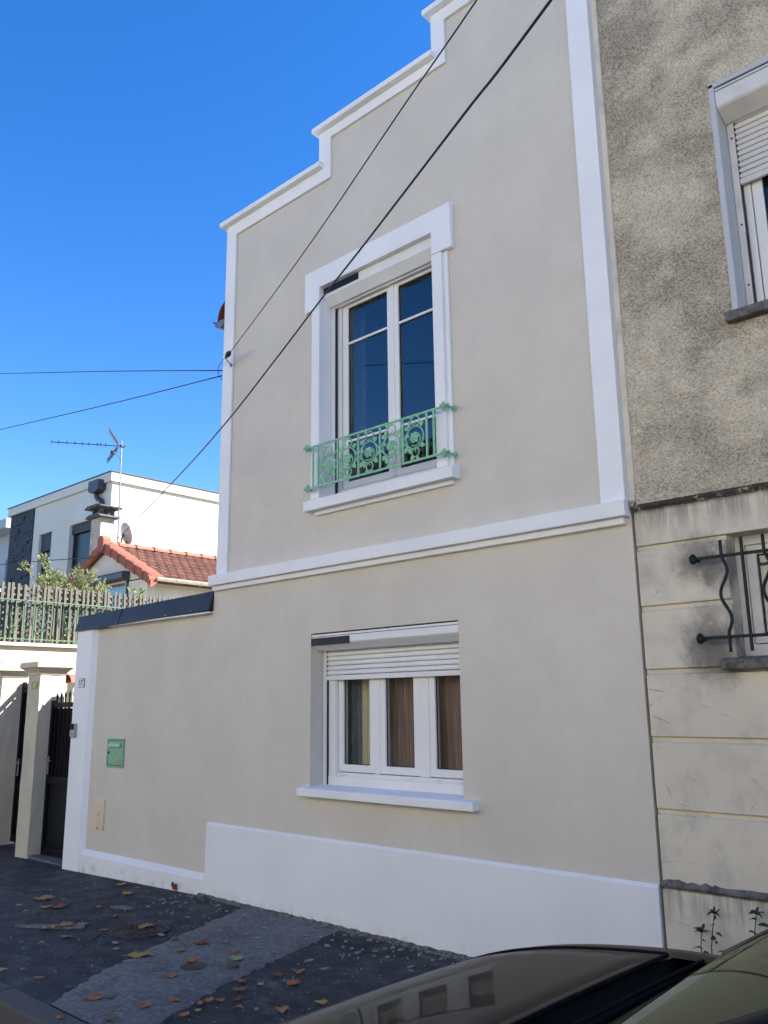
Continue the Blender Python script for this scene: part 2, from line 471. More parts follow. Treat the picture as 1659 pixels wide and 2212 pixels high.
# ------------------------------------------------------------------ mesh helpers
class MB:
    def __init__(s):
        s.v = []
        s.f = []

    def quad(s, a, b, c, d):
        n = len(s.v)
        s.v += [tuple(a), tuple(b), tuple(c), tuple(d)]
        s.f.append((n, n + 1, n + 2, n + 3))
        return s

    def poly(s, pts):
        n = len(s.v)
        s.v += [tuple(q) for q in pts]
        s.f.append(tuple(range(n, n + len(pts))))
        return s

    def box(s, x0, x1, y0, y1, z0, z1):
        n = len(s.v)
        s.v += [(x, y, z) for x in (x0, x1) for y in (y0, y1) for z in (z0, z1)]
        for f in ((0, 1, 3, 2), (4, 6, 7, 5), (0, 4, 5, 1), (2, 3, 7, 6), (0, 2, 6, 4), (1, 5, 7, 3)):
            s.f.append(tuple(n + i for i in f))
        return s

    def hexa(s, p8):
        """eight corners: bottom loop 4, top loop 4"""
        n = len(s.v)
        s.v += [tuple(q) for q in p8]
        for f in ((3, 2, 1, 0), (4, 5, 6, 7), (0, 1, 5, 4), (1, 2, 6, 5), (2, 3, 7, 6), (3, 0, 4, 7)):
            s.f.append(tuple(n + i for i in f))
        return s

    def prism(s, pts, axis, a, b):
        """polygon pts (2D) extruded along axis from a to b. axis 'x': pts=(y,z); 'y': (x,z); 'z': (x,y)"""
        def mk(p, t):
            return {'x': (t, p[0], p[1]), 'y': (p[0], t, p[1]), 'z': (p[0], p[1], t)}[axis]
        n = len(s.v)
        k = len(pts)
        s.v += [mk(p, a) for p in pts] + [mk(p, b) for p in pts]
        s.f.append(tuple(range(n + k - 1, n - 1, -1)))
        s.f.append(tuple(range(n + k, n + 2 * k)))
        for i in range(k):
            j = (i + 1) % k
            s.f.append((n + i, n + j, n + k + j, n + k + i))
        return s

    def tube(s, path, r, seg=8, closed=False, flat=None):
        P = [Vector(q) for q in path]
        rr = r if isinstance(r, (list, tuple)) else [r] * len(P)
        n0 = len(s.v)
        L = len(P)
        prev = None
        for i, q in enumerate(P):
            if closed:
                t = P[(i + 1) % L] - P[i - 1]
            else:
                t = P[min(i + 1, L - 1)] - P[max(i - 1, 0)]
            t.normalize()
            if prev is None:
                up = Vector((0, 0, 1)) if abs(t.z) < .9 else Vector((1, 0, 0))
                u = t.cross(up).normalized()
            else:
                u = (prev - t * prev.dot(t)).normalized()
            prev = u
            w_ = t.cross(u)
            for k in range(seg):
                a = 2 * pi * k / seg
                s.v.append(tuple(q + (u * math.cos(a) + w_ * math.sin(a)) * rr[i]))
        m = L if closed else L - 1
        for i in range(m):
            for k in range(seg):
                a = n0 + i * seg + k
                b = n0 + i * seg + (k + 1) % seg
                c = n0 + ((i + 1) % L) * seg + (k + 1) % seg
                d = n0 + ((i + 1) % L) * seg + k
                s.f.append((a, b, c, d))
        if not closed:
            s.f.append(tuple(n0 + k for k in range(seg - 1, -1, -1)))
            s.f.append(tuple(n0 + (L - 1) * seg + k for k in range(seg)))
        return s

    def lathe(s, prof, center, axis=(0, 0, 1), seg=16):
        """prof: list of (radius, height along axis)"""
        ax = Vector(axis).normalized()
        u = ax.cross(Vector((0, 0, 1)) if abs(ax.z) < .9 else Vector((1, 0, 0))).normalized()
        v = ax.cross(u)
        c = Vector(center)
        n0 = len(s.v)
        for (r, hh) in prof:
            for k in range(seg):
                a = 2 * pi * k / seg
                s.v.append(tuple(c + ax * hh + (u * math.cos(a) + v * math.sin(a)) * r))
        for i in range(len(prof) - 1):
            for k in range(seg):
                s.f.append((n0 + i * seg + k, n0 + i * seg + (k + 1) % seg, n0 + (i + 1) * seg + (k + 1) % seg, n0 + (i + 1) * seg + k))
        s.f.append(tuple(n0 + k for k in range(seg - 1, -1, -1)))
        s.f.append(tuple(n0 + (len(prof) - 1) * seg + k for k in range(seg)))
        return s

    def grid(s, P):
        """P[i][j] points -> quads"""
        n0 = len(s.v)
        nj = len(P[0])
        for row in P:
            s.v += [tuple(q) for q in row]
        for i in range(len(P) - 1):
            for j in range(nj - 1):
                a = n0 + i * nj + j
                s.f.append((a, a + 1, a + nj + 1, a + nj))
        return s

    def mesh(s, name, mat=None, smooth=False, bevel=0.0, seg=2, normals=True, weld=True):
        me = bpy.data.meshes.new(name)
        bm = bmesh.new()
        vs_ = [bm.verts.new(q) for q in s.v]
        for f in s.f:
            try:
                bm.faces.new([vs_[i] for i in f])
            except ValueError:
                pass
        if weld:
            bmesh.ops.remove_doubles(bm, verts=bm.verts, dist=1e-5)
        if normals:
            bmesh.ops.recalc_face_normals(bm, faces=bm.faces)
        if bevel:
            ed = [e for e in bm.edges if len(e.link_faces) == 2 and e.calc_face_angle(0) > .5]
            bmesh.ops.bevel(bm, geom=ed, offset=bevel, segments=seg, profile=.5, affect='EDGES', clamp_overlap=True)
        if smooth:
            for f in bm.faces:
                f.smooth = True
        bm.to_mesh(me)
        bm.free()
        if smooth and smooth != 'all':
            try:
                me.set_sharp_from_angle(angle=math.radians(40))
            except Exception:
                pass
        if mat:
            me.materials.append(MATS[mat])
        return me

    def build(s, name, mat, parent=None, **kw):
        return link(name, s.mesh(name, mat, **kw), parent)


def link(name, me, parent=None, loc=None, rot=None):
    o = bpy.data.objects.new(name, me)
    COL.objects.link(o)
    if loc is not None:
        o.location = loc
    if rot is not None:
        o.rotation_euler = rot
    if parent is not None:
        attach(o, parent)
    return o


WLOC = {}


def wloc(o):
    """world translation of a parent chain without rotation (empties and meshes here are never rotated when they are parents)"""
    return WLOC.get(o.name, Vector((0, 0, 0)))


def attach(o, parent):
    o.parent = parent
    o.matrix_parent_inverse = Matrix.Translation(-wloc(parent))


def thing(name, label, cat, loc=(0, 0, 0), group=None):
    o = bpy.data.objects.new(name, None)
    COL.objects.link(o)
    o.location = loc
    o.empty_display_size = .2
    WLOC[o.name] = Vector(loc)
    tag(o, label, cat, group)
    return o


def tag(o, label=None, cat=None, group=None, kind=None):
    if label:
        o['label'] = label
    if cat:
        o['category'] = cat
    if group:
        o['group'] = group
    if kind:
        o['kind'] = kind
    return o


def cellwall(mb, xs, zs, inside, y0, y1):
    """wall slab between planes y0 (front) and y1 made of cells for which inside(x,z); openings get reveals"""
    nx, nz = len(xs) - 1, len(zs) - 1
    ok = [[inside((xs[i] + xs[i + 1]) / 2, (zs[j] + zs[j + 1]) / 2) for j in range(nz)] for i in range(nx)]
    g = lambda i, j: 0 <= i < nx and 0 <= j < nz and ok[i][j]
    for i in range(nx):
        for j in range(nz):
            if not ok[i][j]:
                continue
            a, b, c, d = xs[i], xs[i + 1], zs[j], zs[j + 1]
            mb.quad((a, y0, c), (b, y0, c), (b, y0, d), (a, y0, d))
            mb.quad((b, y1, c), (a, y1, c), (a, y1, d), (b, y1, d))
            if not g(i - 1, j):
                mb.quad((a, y1, c), (a, y0, c), (a, y0, d), (a, y1, d))
            if not g(i + 1, j):
                mb.quad((b, y0, c), (b, y1, c), (b, y1, d), (b, y0, d))
            if not g(i, j - 1):
                mb.quad((a, y1, c), (b, y1, c), (b, y0, c), (a, y0, c))
            if not g(i, j + 1):
                mb.quad((a, y0, d), (b, y0, d), (b, y1, d), (a, y1, d))
    return mb


def inrect(x, z, r):
    return r[0] < x < r[1] and r[2] < z < r[3]


def text_mesh(body, size, name, mat, parent, mtx, extrude=.0015):
    cu = bpy.data.curves.new(name, 'FONT')
    cu.body = body
    cu.size = size
    cu.extrude = extrude
    cu.align_x = 'CENTER'
    cu.align_y = 'CENTER'
    tmp = bpy.data.objects.new(name + '_tmp', cu)
    COL.objects.link(tmp)
    bpy.context.view_layer.update()
    me = bpy.data.meshes.new_from_object(tmp.evaluated_get(bpy.context.evaluated_depsgraph_get()))
    bpy.data.objects.remove(tmp, do_unlink=True)
    me.transform(mtx)
    me.materials.clear()
    me.materials.append(MATS[mat])
    return link(name, me, parent)


def gz(x):
    """pavement level: level in front of the house, falling gently to the left of it"""
    return 0.0 if x > -6.67 else max(-.10, (x + 6.67) * .024)


# ================================================================== GROUND
g = MB()
g.quad((-500, -500, -.30), (500, -500, -.30), (500, 500, -.30), (-500, 500, -.30))
tag(g.build('ground', 'ground_soil'), kind='structure')
g = MB()
g.quad((-140, -9.6, -.14), (60, -9.6, -.14), (60, -2.38, -.14), (-140, -2.38, -.14))
tag(g.build('road', 'road_asphalt'), kind='structure')

rnd = random.Random(3)
xs = [-140, -60, -30, -20] + [-16 + .2 * i for i in range(121)] + [12, 20, 60]
ys = [-2.26, -2.0, -1.7, -1.4, -1.1, -.8, -.5, -.25, -.1, .0, .3, .8]
P = []
for x in xs:
    P.append([(x, y, gz(x) + (rnd.uniform(-.004, .004) if -12 < x < 2 and -2.2 < y < -.2 else 0)) for y in ys])
pavement = MB().grid(P).build('pavement', 'asphalt', smooth='all')
tag(pavement, kind='structure')
P = [[(x, y, -.15) for y in (-12.0, -9.6)] for x in (-140, 60)]
opp = MB().grid(P)
opp = MB().box(-140, 60, -12.2, -9.6, -.30, -.005).build('pavement_opposite', 'concrete')
tag(opp, kind='structure')

# pale concrete strip that crosses the pavement
rnd = random.Random(5)
lp = [(-6.03, -.06), (-5.72, -.8), (-5.42, -1.5), (-5.22, -1.9), (-4.98, -2.25)]
rp = [(-4.86, -.06), (-4.72, -.6), (-4.59, -1.03), (-4.40, -1.65), (-4.13, -2.25)]
def dens(pl, n):
    out = []
    for k in range(n + 1):
        t = k / n * (len(pl) - 1)
        i = min(int(t), len(pl) - 2)
        f = t - i
        out.append((pl[i][0] * (1 - f) + pl[i + 1][0] * f + rnd.uniform(-.022, .022), pl[i][1] * (1 - f) + pl[i + 1][1] * f))
    return out
L_, R_ = dens(lp, 40), dens(rp, 40)
P = [[(a[0] + (b[0] - a[0]) * t, a[1] + (b[1] - a[1]) * t, .0085 + rnd.uniform(-.001, .001)) for t in (0, .02, .25, .5, .75, .98, 1)] for a, b in zip(L_, R_)]
for row in P:
    for i in (0, -1):
        row[i] = (row[i][0], row[i][1], -.01)
strip = MB().grid(P).build('concrete_strip', 'concrete', pavement, smooth='all')
# small paler patches let into the asphalt
for (px, py, sx, sy, rz) in ((-6.62, -1.40, .30, .055, .62), (-6.78, -.72, .13, .05, .35)):
    pts = []
    for k in range(12):
        a = 2 * pi * k / 12
        pts.append((math.cos(a) * sx * rnd.uniform(.8, 1.1), math.sin(a) * sy * rnd.uniform(.75, 1.1)))
    pts = [(px + x * math.cos(rz) - y * math.sin(rz), py + x * math.sin(rz) + y * math.cos(rz)) for x, y in pts]
    MB().prism(pts, 'z', -.02, .010 + gz(px)).build('concrete_patch', 'concrete', pavement, bevel=.003)
# mortar fillet and dirt along the foot of the house
rnd = random.Random(11)
P = []
x = -6.70
while x < -2.3:
    d = .015 + rnd.uniform(0, .03) * (1 + math.sin(x * 3.1)) * .8
    hh = .004 + rnd.uniform(0, .010)
    P.append([(x, -.025, hh + .012), (x, -.045 - d * .35, hh), (x, -.05 - d * .8, .007), (x, -.06 - d, -.005)])
    x += rnd.uniform(.012, .05)
MB().grid(P).build('mortar_fillet', 'rubble_mortar', pavement, smooth='all')
mb = MB()
for k in range(70):
    cx, cy = rnd.uniform(-6.75, -3.5), -rnd.uniform(.05, .14)
    r = rnd.uniform(.006, .020)
    if k < 12:
        cx, cy, r = -6.60 + rnd.uniform(-.06, .06), -.06 - rnd.uniform(0, .05), rnd.uniform(.012, .028)
    pts = [(cx + math.cos(a) * r * rnd.uniform(.6, 1.1), cy + math.sin(a) * r * rnd.uniform(.6, 1.1)) for a in [2 * pi * i / 6 for i in range(6)]]
    mb.prism(pts, 'z', -.003, rnd.uniform(.006, .02) + (.012 if k < 12 else 0))
tag(mb.build('loose_gravel', 'rubble_mortar', pavement), kind='stuff')

# pale plaster crumbs and chips scattered by the facade work
mb = MB()
for k in range(230):
    if k < 170:
        cx, cy = rnd.uniform(-6.9, -3.4), -.08 - abs(rnd.gauss(0, .38))
    else:
        cx, cy = rnd.uniform(-8.6, -4.0), -rnd.uniform(.1, 2.1)
    r = rnd.choice((.004, .005, .006, .008, .011, .016))
    a0 = rnd.uniform(0, 6.28)
    el = rnd.uniform(1.0, 2.2)
    pts = []
    for i in range(5):
        a = 2 * pi * i / 5
        u, v = math.cos(a) * r * el * rnd.uniform(.7, 1.1), math.sin(a) * r * rnd.uniform(.7, 1.1)
        pts.append((cx + u * math.cos(a0) - v * math.sin(a0), cy + u * math.sin(a0) + v * math.cos(a0)))
    zt = gz(cx) + (.010 if -6.05 < cx < -4.1 else .004)
    mb.prism(pts, 'z', zt - .006, zt + rnd.uniform(.002, .005))
tag(mb.build('plaster_crumbs', 'plaster_crumb', pavement), kind='stuff')

# kerb of granite stones
kerb = bpy.data.objects.new('kerb', None)
COL.objects.link(kerb)
kerb.location = (-5, -2.32, -.14)
WLOC['kerb'] = Vector(kerb.location)
tag(kerb, kind='structure')
rnd = random.Random(2)
x = -16.0
joints = []
while x < 6:
    ln = rnd.uniform(.85, 1.1)
    if x < -5.42 < x + ln + .3:
        ln = -5.42 - x
    if ln < .4:
        ln += .5
    z1 = gz(x + ln / 2) + .004
    MB().box(x + .005, x + ln - .005, -2.405 + rnd.uniform(-.004, .004), -2.245, -.25, z1).build('kerb_stone', 'granite', kerb, bevel=.014)
    x += ln
MB().box(-140, -16, -2.405, -2.245, -.25, -.096).build('kerb_run', 'granite', kerb)
MB().box(x, 60, -2.405, -2.245, -.25, .004).build('kerb_run', 'granite', kerb)

# manhole covers
t = thing('manhole_cover', 'round rusty iron manhole cover set in the dark asphalt pavement', 'manhole cover', (-6.0, -1.05, 0))
MB().lathe([(.215, -.02), (.215, .010), (.195, .012), (.193, .004)], (-6.0, -1.05, 0), seg=40).build('ring', 'cast_iron', t, smooth=True)
MB().lathe([(.188, -.02), (.188, .009), (.0, .010)], (-6.0, -1.05, 0), seg=40).build('lid', 'cast_iron', t, smooth=True)
for r in (.04, .08, .12, .16):
    for k in range(int(r * 130)):
        a0 = 2 * pi * k / int(r * 130)
        a1 = a0 + 2 * pi / int(r * 130) * .62
        pa = [(-6.0 + math.cos(a0 + (a1 - a0) * q / 3) * r, -1.05 + math.sin(a0 + (a1 - a0) * q / 3) * r, .011) for q in range(4)]
        MB().tube(pa, .0055, 5).build('rib', 'cast_iron', t)
t = thing('water_stopcock_cover', 'small round dark iron cover in the pale concrete strip', 'cover', (-4.93, -1.31, .008))
MB().lathe([(.085, -.02), (.085, .011), (.072, .014)], (-4.93, -1.31, 0), seg=28).build('ring', 'cast_iron', t, smooth=True)
MB().lathe([(.066, -.02), (.066, .012), (.0, .0125)], (-4.93, -1.31, 0), seg=28).build('lid', 'cast_iron', t, smooth=True)

exec_marker = 1
# ================================================================== MAIN HOUSE
house = thing('house', 'newly rendered beige house with white trim and stepped parapet', 'house', (-4.5, 0, 0))
HX0, HX1 = -6.632, -2.36
UP = (-5.155, -3.855, 3.28, 5.335)     # upper opening
LO = (-5.288, -3.735, .985, 2.205)   # lower opening


def top_at(x):
    return 6.50 if x < -5.195 else (6.885 if x < -3.815 else 7.318)


def in_house(x, z):
    if inrect(x, z, UP) or inrect(x, z, LO):
        return False
    if x < HX0 and z > 2.70:
        return False
    return z < top_at(x)


xs = sorted([-6.668, HX0, HX1, UP[0], UP[1], LO[0], LO[1], -5.195, -3.815])
zs = sorted([-.2, 2.70, UP[2], UP[3], LO[2], LO[3], 6.50, 6.885, 7.318])
cellwall(MB(), xs, zs, in_house, 0.0, .30).build('wall', 'render_beige', house)
# plinth: white, slightly proud, with a sloped top arris
MB().prism([(.0, -.2), (-.030, -.2), (-.028, .598), (-.012, .615), (.0, .616)], 'x', -6.628, HX1).build('plinth', 'plinth_paint', house)
# string course between the storeys
MB().prism([(.0, 2.735), (-.085, 2.735), (-.088, 2.832), (-.05, 2.842), (.0, 2.850)], 'x', -6.642, HX1 + .002).build('string_course', 'white_paint', house, bevel=.006)
MB().prism([(.0, 2.690), (-.040, 2.692), (-.046, 2.734), (.0, 2.734)], 'x', -6.634, HX1 - .03).build('string_course_moulding', 'white_paint', house, bevel=.004)
# corner pilasters
MB().box(-6.598, -6.448, -.026, .0, 2.845, 6.40).build('pilaster', 'white_paint', house, bevel=.006)
MB().box(-6.636, -6.6325, -.0, .30, 2.72, 6.499).build('return_face', 'white_paint', house)
MB().box(-2.548, -2.378, -.026, .0, 2.845, 7.22).build('pilaster', 'white_paint', house, bevel=.006)
MB().box(-2.377, -2.347, -.018, .0, 2.79, 7.34).build('party_strip', 'house_pale', house)


def in_frieze(x, z):
    if z > top_at(x):
        return False
    # band about 0.13 m under the coping, wrapping round each step
    low = 6.37 if x < -5.045 else (6.79 if x < -3.675 else 7.205)
    return z > low


xs = sorted([-6.598, -5.195, -5.045, -3.815, -3.675, -2.378])
zs = sorted([6.37, 6.50, 6.79, 6.885, 7.205, 7.318])
cellwall(MB(), xs, zs, in_frieze, -.027, .0).build('parapet_band', 'white_paint', house, bevel=.004)
for (a, b, z) in ((-6.655, -5.13, 6.50), (-5.235, -3.775, 6.885), (-3.86, -2.36, 7.318)):
    MB().prism([(.34, z), (-.085, z), (-.09, z + .045), (-.075, z + .060), (.34, z + .07)], 'x', a, b).build('coping', 'white_paint', house, bevel=.006)
# risers of the steps return into the depth of the wall
MB().box(-5.2005, -5.1955, .0, .30, 6.57, 6.885).build('step_riser', 'white_paint', house)
MB().box(-3.8205, -3.8155, .0, .30, 6.955, 7.318).build('step_riser', 'white_paint', house)

# body of the house behind the facade
side = MB().box(HX0, -6.36, .30, 3.3, -.2, 5.42)
side.build('side_wall', 'render_beige', house)
MB().box(-6.36, HX1, 3.05, 3.3, -.2, 5.42).build('rear_wall', 'render_beige', house)
roof = MB().hexa([(-6.86, .30, 5.51), (HX1, .30, 6.30), (HX1, 3.4, 6.30), (-6.86, 3.4, 5.51), (-6.86, .30, 5.60), (HX1, .30, 6.39), (HX1, 3.4, 6.39), (-6.86, 3.4, 5.60)]).build('roof', 'far_roof', house)
# barrel tile end and zinc gutter that peep out past the corner
pts = []
P = []
for yy in (.13, .30, .55):
    row = []
    for k in range(11):
        a = pi * k / 10
        row.append((-6.79 - math.cos(a) * .15, yy, 5.60 + math.sin(a) * .21))
    P.append(row)
mb = MB().grid(P)
P2 = [[(q[0] * 1 + (.0), q[1], q[2] - .018) for q in row] for row in P]
mb.grid(P2)
mb.poly([P[0][k] for k in range(11)] + [P2[0][k] for k in range(10, -1, -1)])
mb.build('verge_tile', 'roof_red_dark', roof, smooth=True)
P = []
for yy in (.10, 3.4):
    P.append([(-6.86 - math.cos(a) * .085, yy, 5.585 - math.sin(a) * .085) for a in [pi * k / 10 for k in range(11)]])
mb = MB().grid(P)
mb.poly(P[0])
mb.tube([(-6.945, .08, 5.585), (-6.945, 3.4, 5.585)], .009, 6)
mb.build('gutter', 'zinc', roof, smooth=True)

# ---- upper window trim
mb = MB()
mb.prism([(-5.349, 5.094), (-5.155, 5.094), (-5.155, 5.291), (-3.855, 5.291), (-3.855, 5.094), (-3.656, 5.094), (-3.656, 5.480), (-5.349, 5.480)], 'y', -.052, .0)
mb.build('window_lintel', 'white_paint', house, bevel=.005)
for (a, b, c) in ((-5.256, -5.155, -5.275), (-3.855, -3.757, -3.715)):
    lo, hi = min(a, b), max(a, b)
    MB().box(lo, hi, -.048, .0, 3.338, 5.092).build('window_jamb', 'white_paint', house, bevel=.004)
    MB().box(min(c, a if c < a else b) + .001, (max(c, a if c < a else b)) - .001, -.022, .0, 3.338, 5.092).build('jamb_moulding', 'white_paint', house, bevel=.004)
MB().prism([(.20, 3.30), (.0, 3.232), (-.095, 3.232), (-.098, 3.318), (-.06, 3.330), (.0, 3.343), (.20, 3.352)], 'x', -5.295, -3.675).build('window_sill', 'white_paint', house, bevel=.005)
MB().prism([(.0, 3.197), (-.030, 3.198), (-.036, 3.230), (.0, 3.230)], 'x', -5.222, -3.722).build('sill_moulding', 'white_paint', house, bevel=.004)
# lining of the openings (white reveals, beige below)
MB().box(-5.155, -5.152, -.001, .135, 3.345, 5.33).build('reveal', 'white_paint', house)
MB().box(-3.858, -3.855, -.001, .135, 3.345, 5.33).build('reveal', 'white_paint', house)


def shutter(parent, x0, x1, ztop, zf, zb, yb, slats, guide_b, mat='shutter_white', zlow=None, nsl=0, pitch=.038, yg=.135, solar=True, yf=.002):
    """roller-shutter box with sloped underside, side guides and hanging slats"""
    box = MB().prism([(yb + .12, ztop), (yf, ztop), (yf, zf), (yf + .012, zf - .012), (yb, zb), (yb + .12, zb)], 'x', x0 + .004, x1 - .004).build('roller_shutter', mat, parent, bevel=.004)
    MB().box(x0 + .002, x1 - .002, yf + .02, yb, ztop, ztop + .011).build('shadow_gap', 'gasket_black', box)
    MB().box(x0 + .006, x1 - .006, yf - .003, yf, ztop - .022, ztop - .018).build('seam', 'gasket_black', box)
    for (a, b) in ((x0, x0 + .045), (x1 - .045, x1)):
        MB().box(a + .004, b - .0, yg, yg + .03, guide_b, zb + .01).build('guide_rail', mat, box, bevel=.003)
    MB().box(x0 + .049, x0 + .055, yg + .004, yg + .028, guide_b, zb).build('guide_brush', 'gasket_black', box)
    z = zb + .03
    me = MB().prism([(yg + .012, 0), (yg + .006, -.006), (yg + .002, -pitch * .5), (yg + .006, -pitch + .006), (yg + .012, -pitch + .003), (yg + .018, -pitch + .003), (yg + .018, 0)], 'x', x0 + .048, x1 - .048).mesh('slat', mat, smooth=True)
    for k in range(nsl):
        o = link('slat', me, box)
        o.location = (0, 0, z - k * pitch)
    zz = z - nsl * pitch
    MB().box(x0 + .048, x1 - .048, yg, yg + .022, zz - .040, zz - .001).build('bottom_bar', mat, box, bevel=.004)
    if solar:
        MB().box(x0 + .006, x0 + solar, yf - .006, yf - .001, ztop - .090, ztop - .030).build('solar_panel', 'solar_panel', box, bevel=.002)
    return box


shutter(house, UP[0], UP[1], 5.318, 5.203, 5.128, .070, 0, 3.345, nsl=0, yg=.100, solar=.445)
shutter(house, LO[0], LO[1], 2.194, 2.118, 2.064, .075, 0, .99, nsl=6, pitch=.0385, yg=.135, solar=.455)


def sash(parent, x0, x1, z0, z1, y, st=.075, bars=(), glass_m='window_glass', mat='pvc_white'):
    """casement: frame ring as one mesh, pane and glazing bars below it"""
    mb = MB()
    cellwall(mb, [x0, x0 + st, x1 - st, x1], [z0, z0 + st, z1 - st, z1], lambda x, z: not inrect(x, z, (x0 + st, x1 - st, z0 + st, z1 - st)), y, y + .055)
    o = mb.build('sash', mat, parent, bevel=.006)
    MB().box(x0 + st - .004, x1 - st + .004, y + .026, y + .030, z0 + st - .004, z1 - st + .004).build('pane', glass_m, parent)
    mb = MB()
    cellwall(mb, [x0 + st - .003, x0 + st + .006, x1 - st - .006, x1 - st + .003], [z0 + st - .003, z0 + st + .006, z1 - st - .006, z1 - st + .003], lambda x, z: not inrect(x, z, (x0 + st + .006, x1 - st - .006, z0 + st + .006, z1 - st - .006)), y + .016, y + .024)
    mb.build('gasket', 'gasket_black', parent)
    for zb in bars:
        MB().box(x0 + st, x1 - st, y + .008, y + .024, zb - .011, zb + .011).build('glazing_bar', mat, parent, bevel=.005)
    return o


# upper french window
fr = MB()
cellwall(fr, [-5.155, -5.06, -3.86, -3.855], [3.342, 3.42, 5.16, 5.24], lambda x, z: not inrect(x, z, (-5.06, -3.86, 3.42, 5.16)), .135, .21)
win_u = fr.build('window', 'pvc_white', house, bevel=.002)
sash(win_u, -5.052, -4.453, 3.425, 5.16, .145, .062, (4.760, 3.850))
sash(win_u, -4.450, -3.862, 3.425, 5.16, .145, .062, (4.760, 3.850))
MB().box(-4.472, -4.431, .136, .160, 3.43, 5.16).build('meeting_stile', 'pvc_white', win_u, bevel=.008)
MB().box(-5.105, -3.858, .112, .138, 3.350, 3.40).build('threshold', 'pvc_white', win_u, bevel=.006)
# lower three-light window
fr = MB()
cellwall(fr, [-5.288, -5.15, -3.80, -3.735], [.99, 1.095, 2.10, 2.16], lambda x, z: not inrect(x, z, (-5.15, -3.80, 1.095, 2.10)), .172, .24)
win_l = fr.build('window', 'pvc_white', house, bevel=.005)
sash(win_l, -5.145, -4.735, 1.10, 2.10, .180, .058, glass_m='clear_glass')
sash(win_l, -4.680, -4.272, 1.10, 2.10, .180, .058, glass_m='clear_glass')
sash(win_l, -4.176, -3.795, 1.10, 2.10, .180, .058, glass_m='clear_glass')
MB().box(-4.7355, -4.6795, .176, .235, 1.095, 2.10).build('mullion', 'pvc_white', win_l, bevel=.005)
MB().box(-4.2725, -4.1755, .176, .235, 1.095, 2.10).build('mullion', 'pvc_white', win_l, bevel=.005)
MB().box(-5.235, -5.155, .155, .172, .995, 2.09).build('frame_extension', 'pvc_white', win_l, bevel=.004)
MB().box(-5.235, -3.74, .150, .172, .988, 1.065).build('frame_apron', 'pvc_white', win_l, bevel=.004)
for x in (-5.06, -4.38, -4.10, -3.88):
    MB().box(x - .020, x + .020, .160, .174, 1.072, 1.084).build('drain_cap', 'pvc_white', win_l, bevel=.003)
MB().prism([(.19, .97), (.0, .920), (-.075, .920), (-.078, .978), (-.055, .985), (.19, 1.0)], 'x', -5.365, -3.605).build('window_sill', 'white_paint', house, bevel=.005)
# rooms behind the panes
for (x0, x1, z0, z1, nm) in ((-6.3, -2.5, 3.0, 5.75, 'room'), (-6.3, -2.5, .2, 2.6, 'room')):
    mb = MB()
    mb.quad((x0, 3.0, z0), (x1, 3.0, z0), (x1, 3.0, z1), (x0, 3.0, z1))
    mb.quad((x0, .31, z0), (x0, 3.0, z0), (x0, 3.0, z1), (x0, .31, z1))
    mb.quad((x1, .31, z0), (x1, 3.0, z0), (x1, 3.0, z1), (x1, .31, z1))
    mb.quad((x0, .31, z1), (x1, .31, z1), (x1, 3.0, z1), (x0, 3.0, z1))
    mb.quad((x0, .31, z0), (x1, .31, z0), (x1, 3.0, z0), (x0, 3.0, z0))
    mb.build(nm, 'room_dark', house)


def curtain(parent, x0, x1, z0, z1, y, amp, wl, mat, seed):
    rn = random.Random(seed)
    n = max(10, int((x1 - x0) / .009))
    ph = rn.uniform(0, 6)
    P = []
    for i in range(n + 1):
        x = x0 + (x1 - x0) * i / n
        d = amp * math.sin(x * 2 * pi / wl + ph) + amp * .5 * math.sin(x * 2 * pi / wl * 2.3 + ph * 2)
        P.append([(x, y + d * (.6 + .4 * k / 3), z0 + (z1 - z0) * k / 3) for k in range(4)])
    return MB().grid(P).build('curtain', mat, parent, smooth='all')


curtain(house, -5.30, -5.03, .9, 2.15, .33, .010, .07, 'curtain_slate', 1)
curtain(house, -5.02, -4.90, .9, 2.15, .32, .010, .06, 'curtain_cream', 2)
curtain(house, -4.90, -3.70, .9, 2.15, .33, .014, .085, 'curtain_brown', 3)
curtain(house, -5.12, -4.98, 3.36, 5.25, .36, .022, .11, 'curtain_slate', 4)

# ================================================================== WINDOW RAILING
rail = thing('window_railing', 'pale green iron window railing with scrolls and five roses below the upper window', 'railing', (-4.5, -.1, 3.42))
YR = -.105
MB().box(-5.215, -3.755, YR - .006, YR + .006, 3.772, 3.790).build('top_rail', 'green_iron', rail, bevel=.003)
MB().box(-5.205, -3.76, YR - .006, YR + .006, 3.412, 3.430).build('bottom_rail', 'green_iron', rail, bevel=.003)
for x in (-5.160, -5.098, -4.861, -4.619, -4.378, -4.138, -3.896, -3.827):
    MB().box(x - .0085, x + .0085, YR - .006, YR + .006, 3.430, 3.772).build('baluster', 'green_iron', rail, bevel=.002)
for (x, z, sg) in ((-5.238, 3.782, -1), (-3.728, 3.786, 1), (-5.228, 3.420, -1), (-3.732, 3.422, 1)):
    k = MB()
    k.lathe([(.004, -.035), (.012, -.030), (.016, -.018), (.028, -.008), (.032, 0), (.028, .009), (.015, .020), (.011, .030), (.004, .036)], (x, YR, z), (0, 0, 1), 12)
    k.tube([(x, YR, z), (x + sg * .02, YR + .05, z), (x + sg * .02, -.005, z)], .010, 8)
    k.lathe([(.006, 0), (.012, .008), (.006, .018)], (x + sg * .032, YR, z), (sg, 0, .3), 8)
    k.lathe([(.020, .03), (.026, .036), (.024, .040)], (x + sg * .02, -.045, z), (0, 1, 0), 10)
    k.build('rail_finial', 'green_iron', rail, smooth=True)


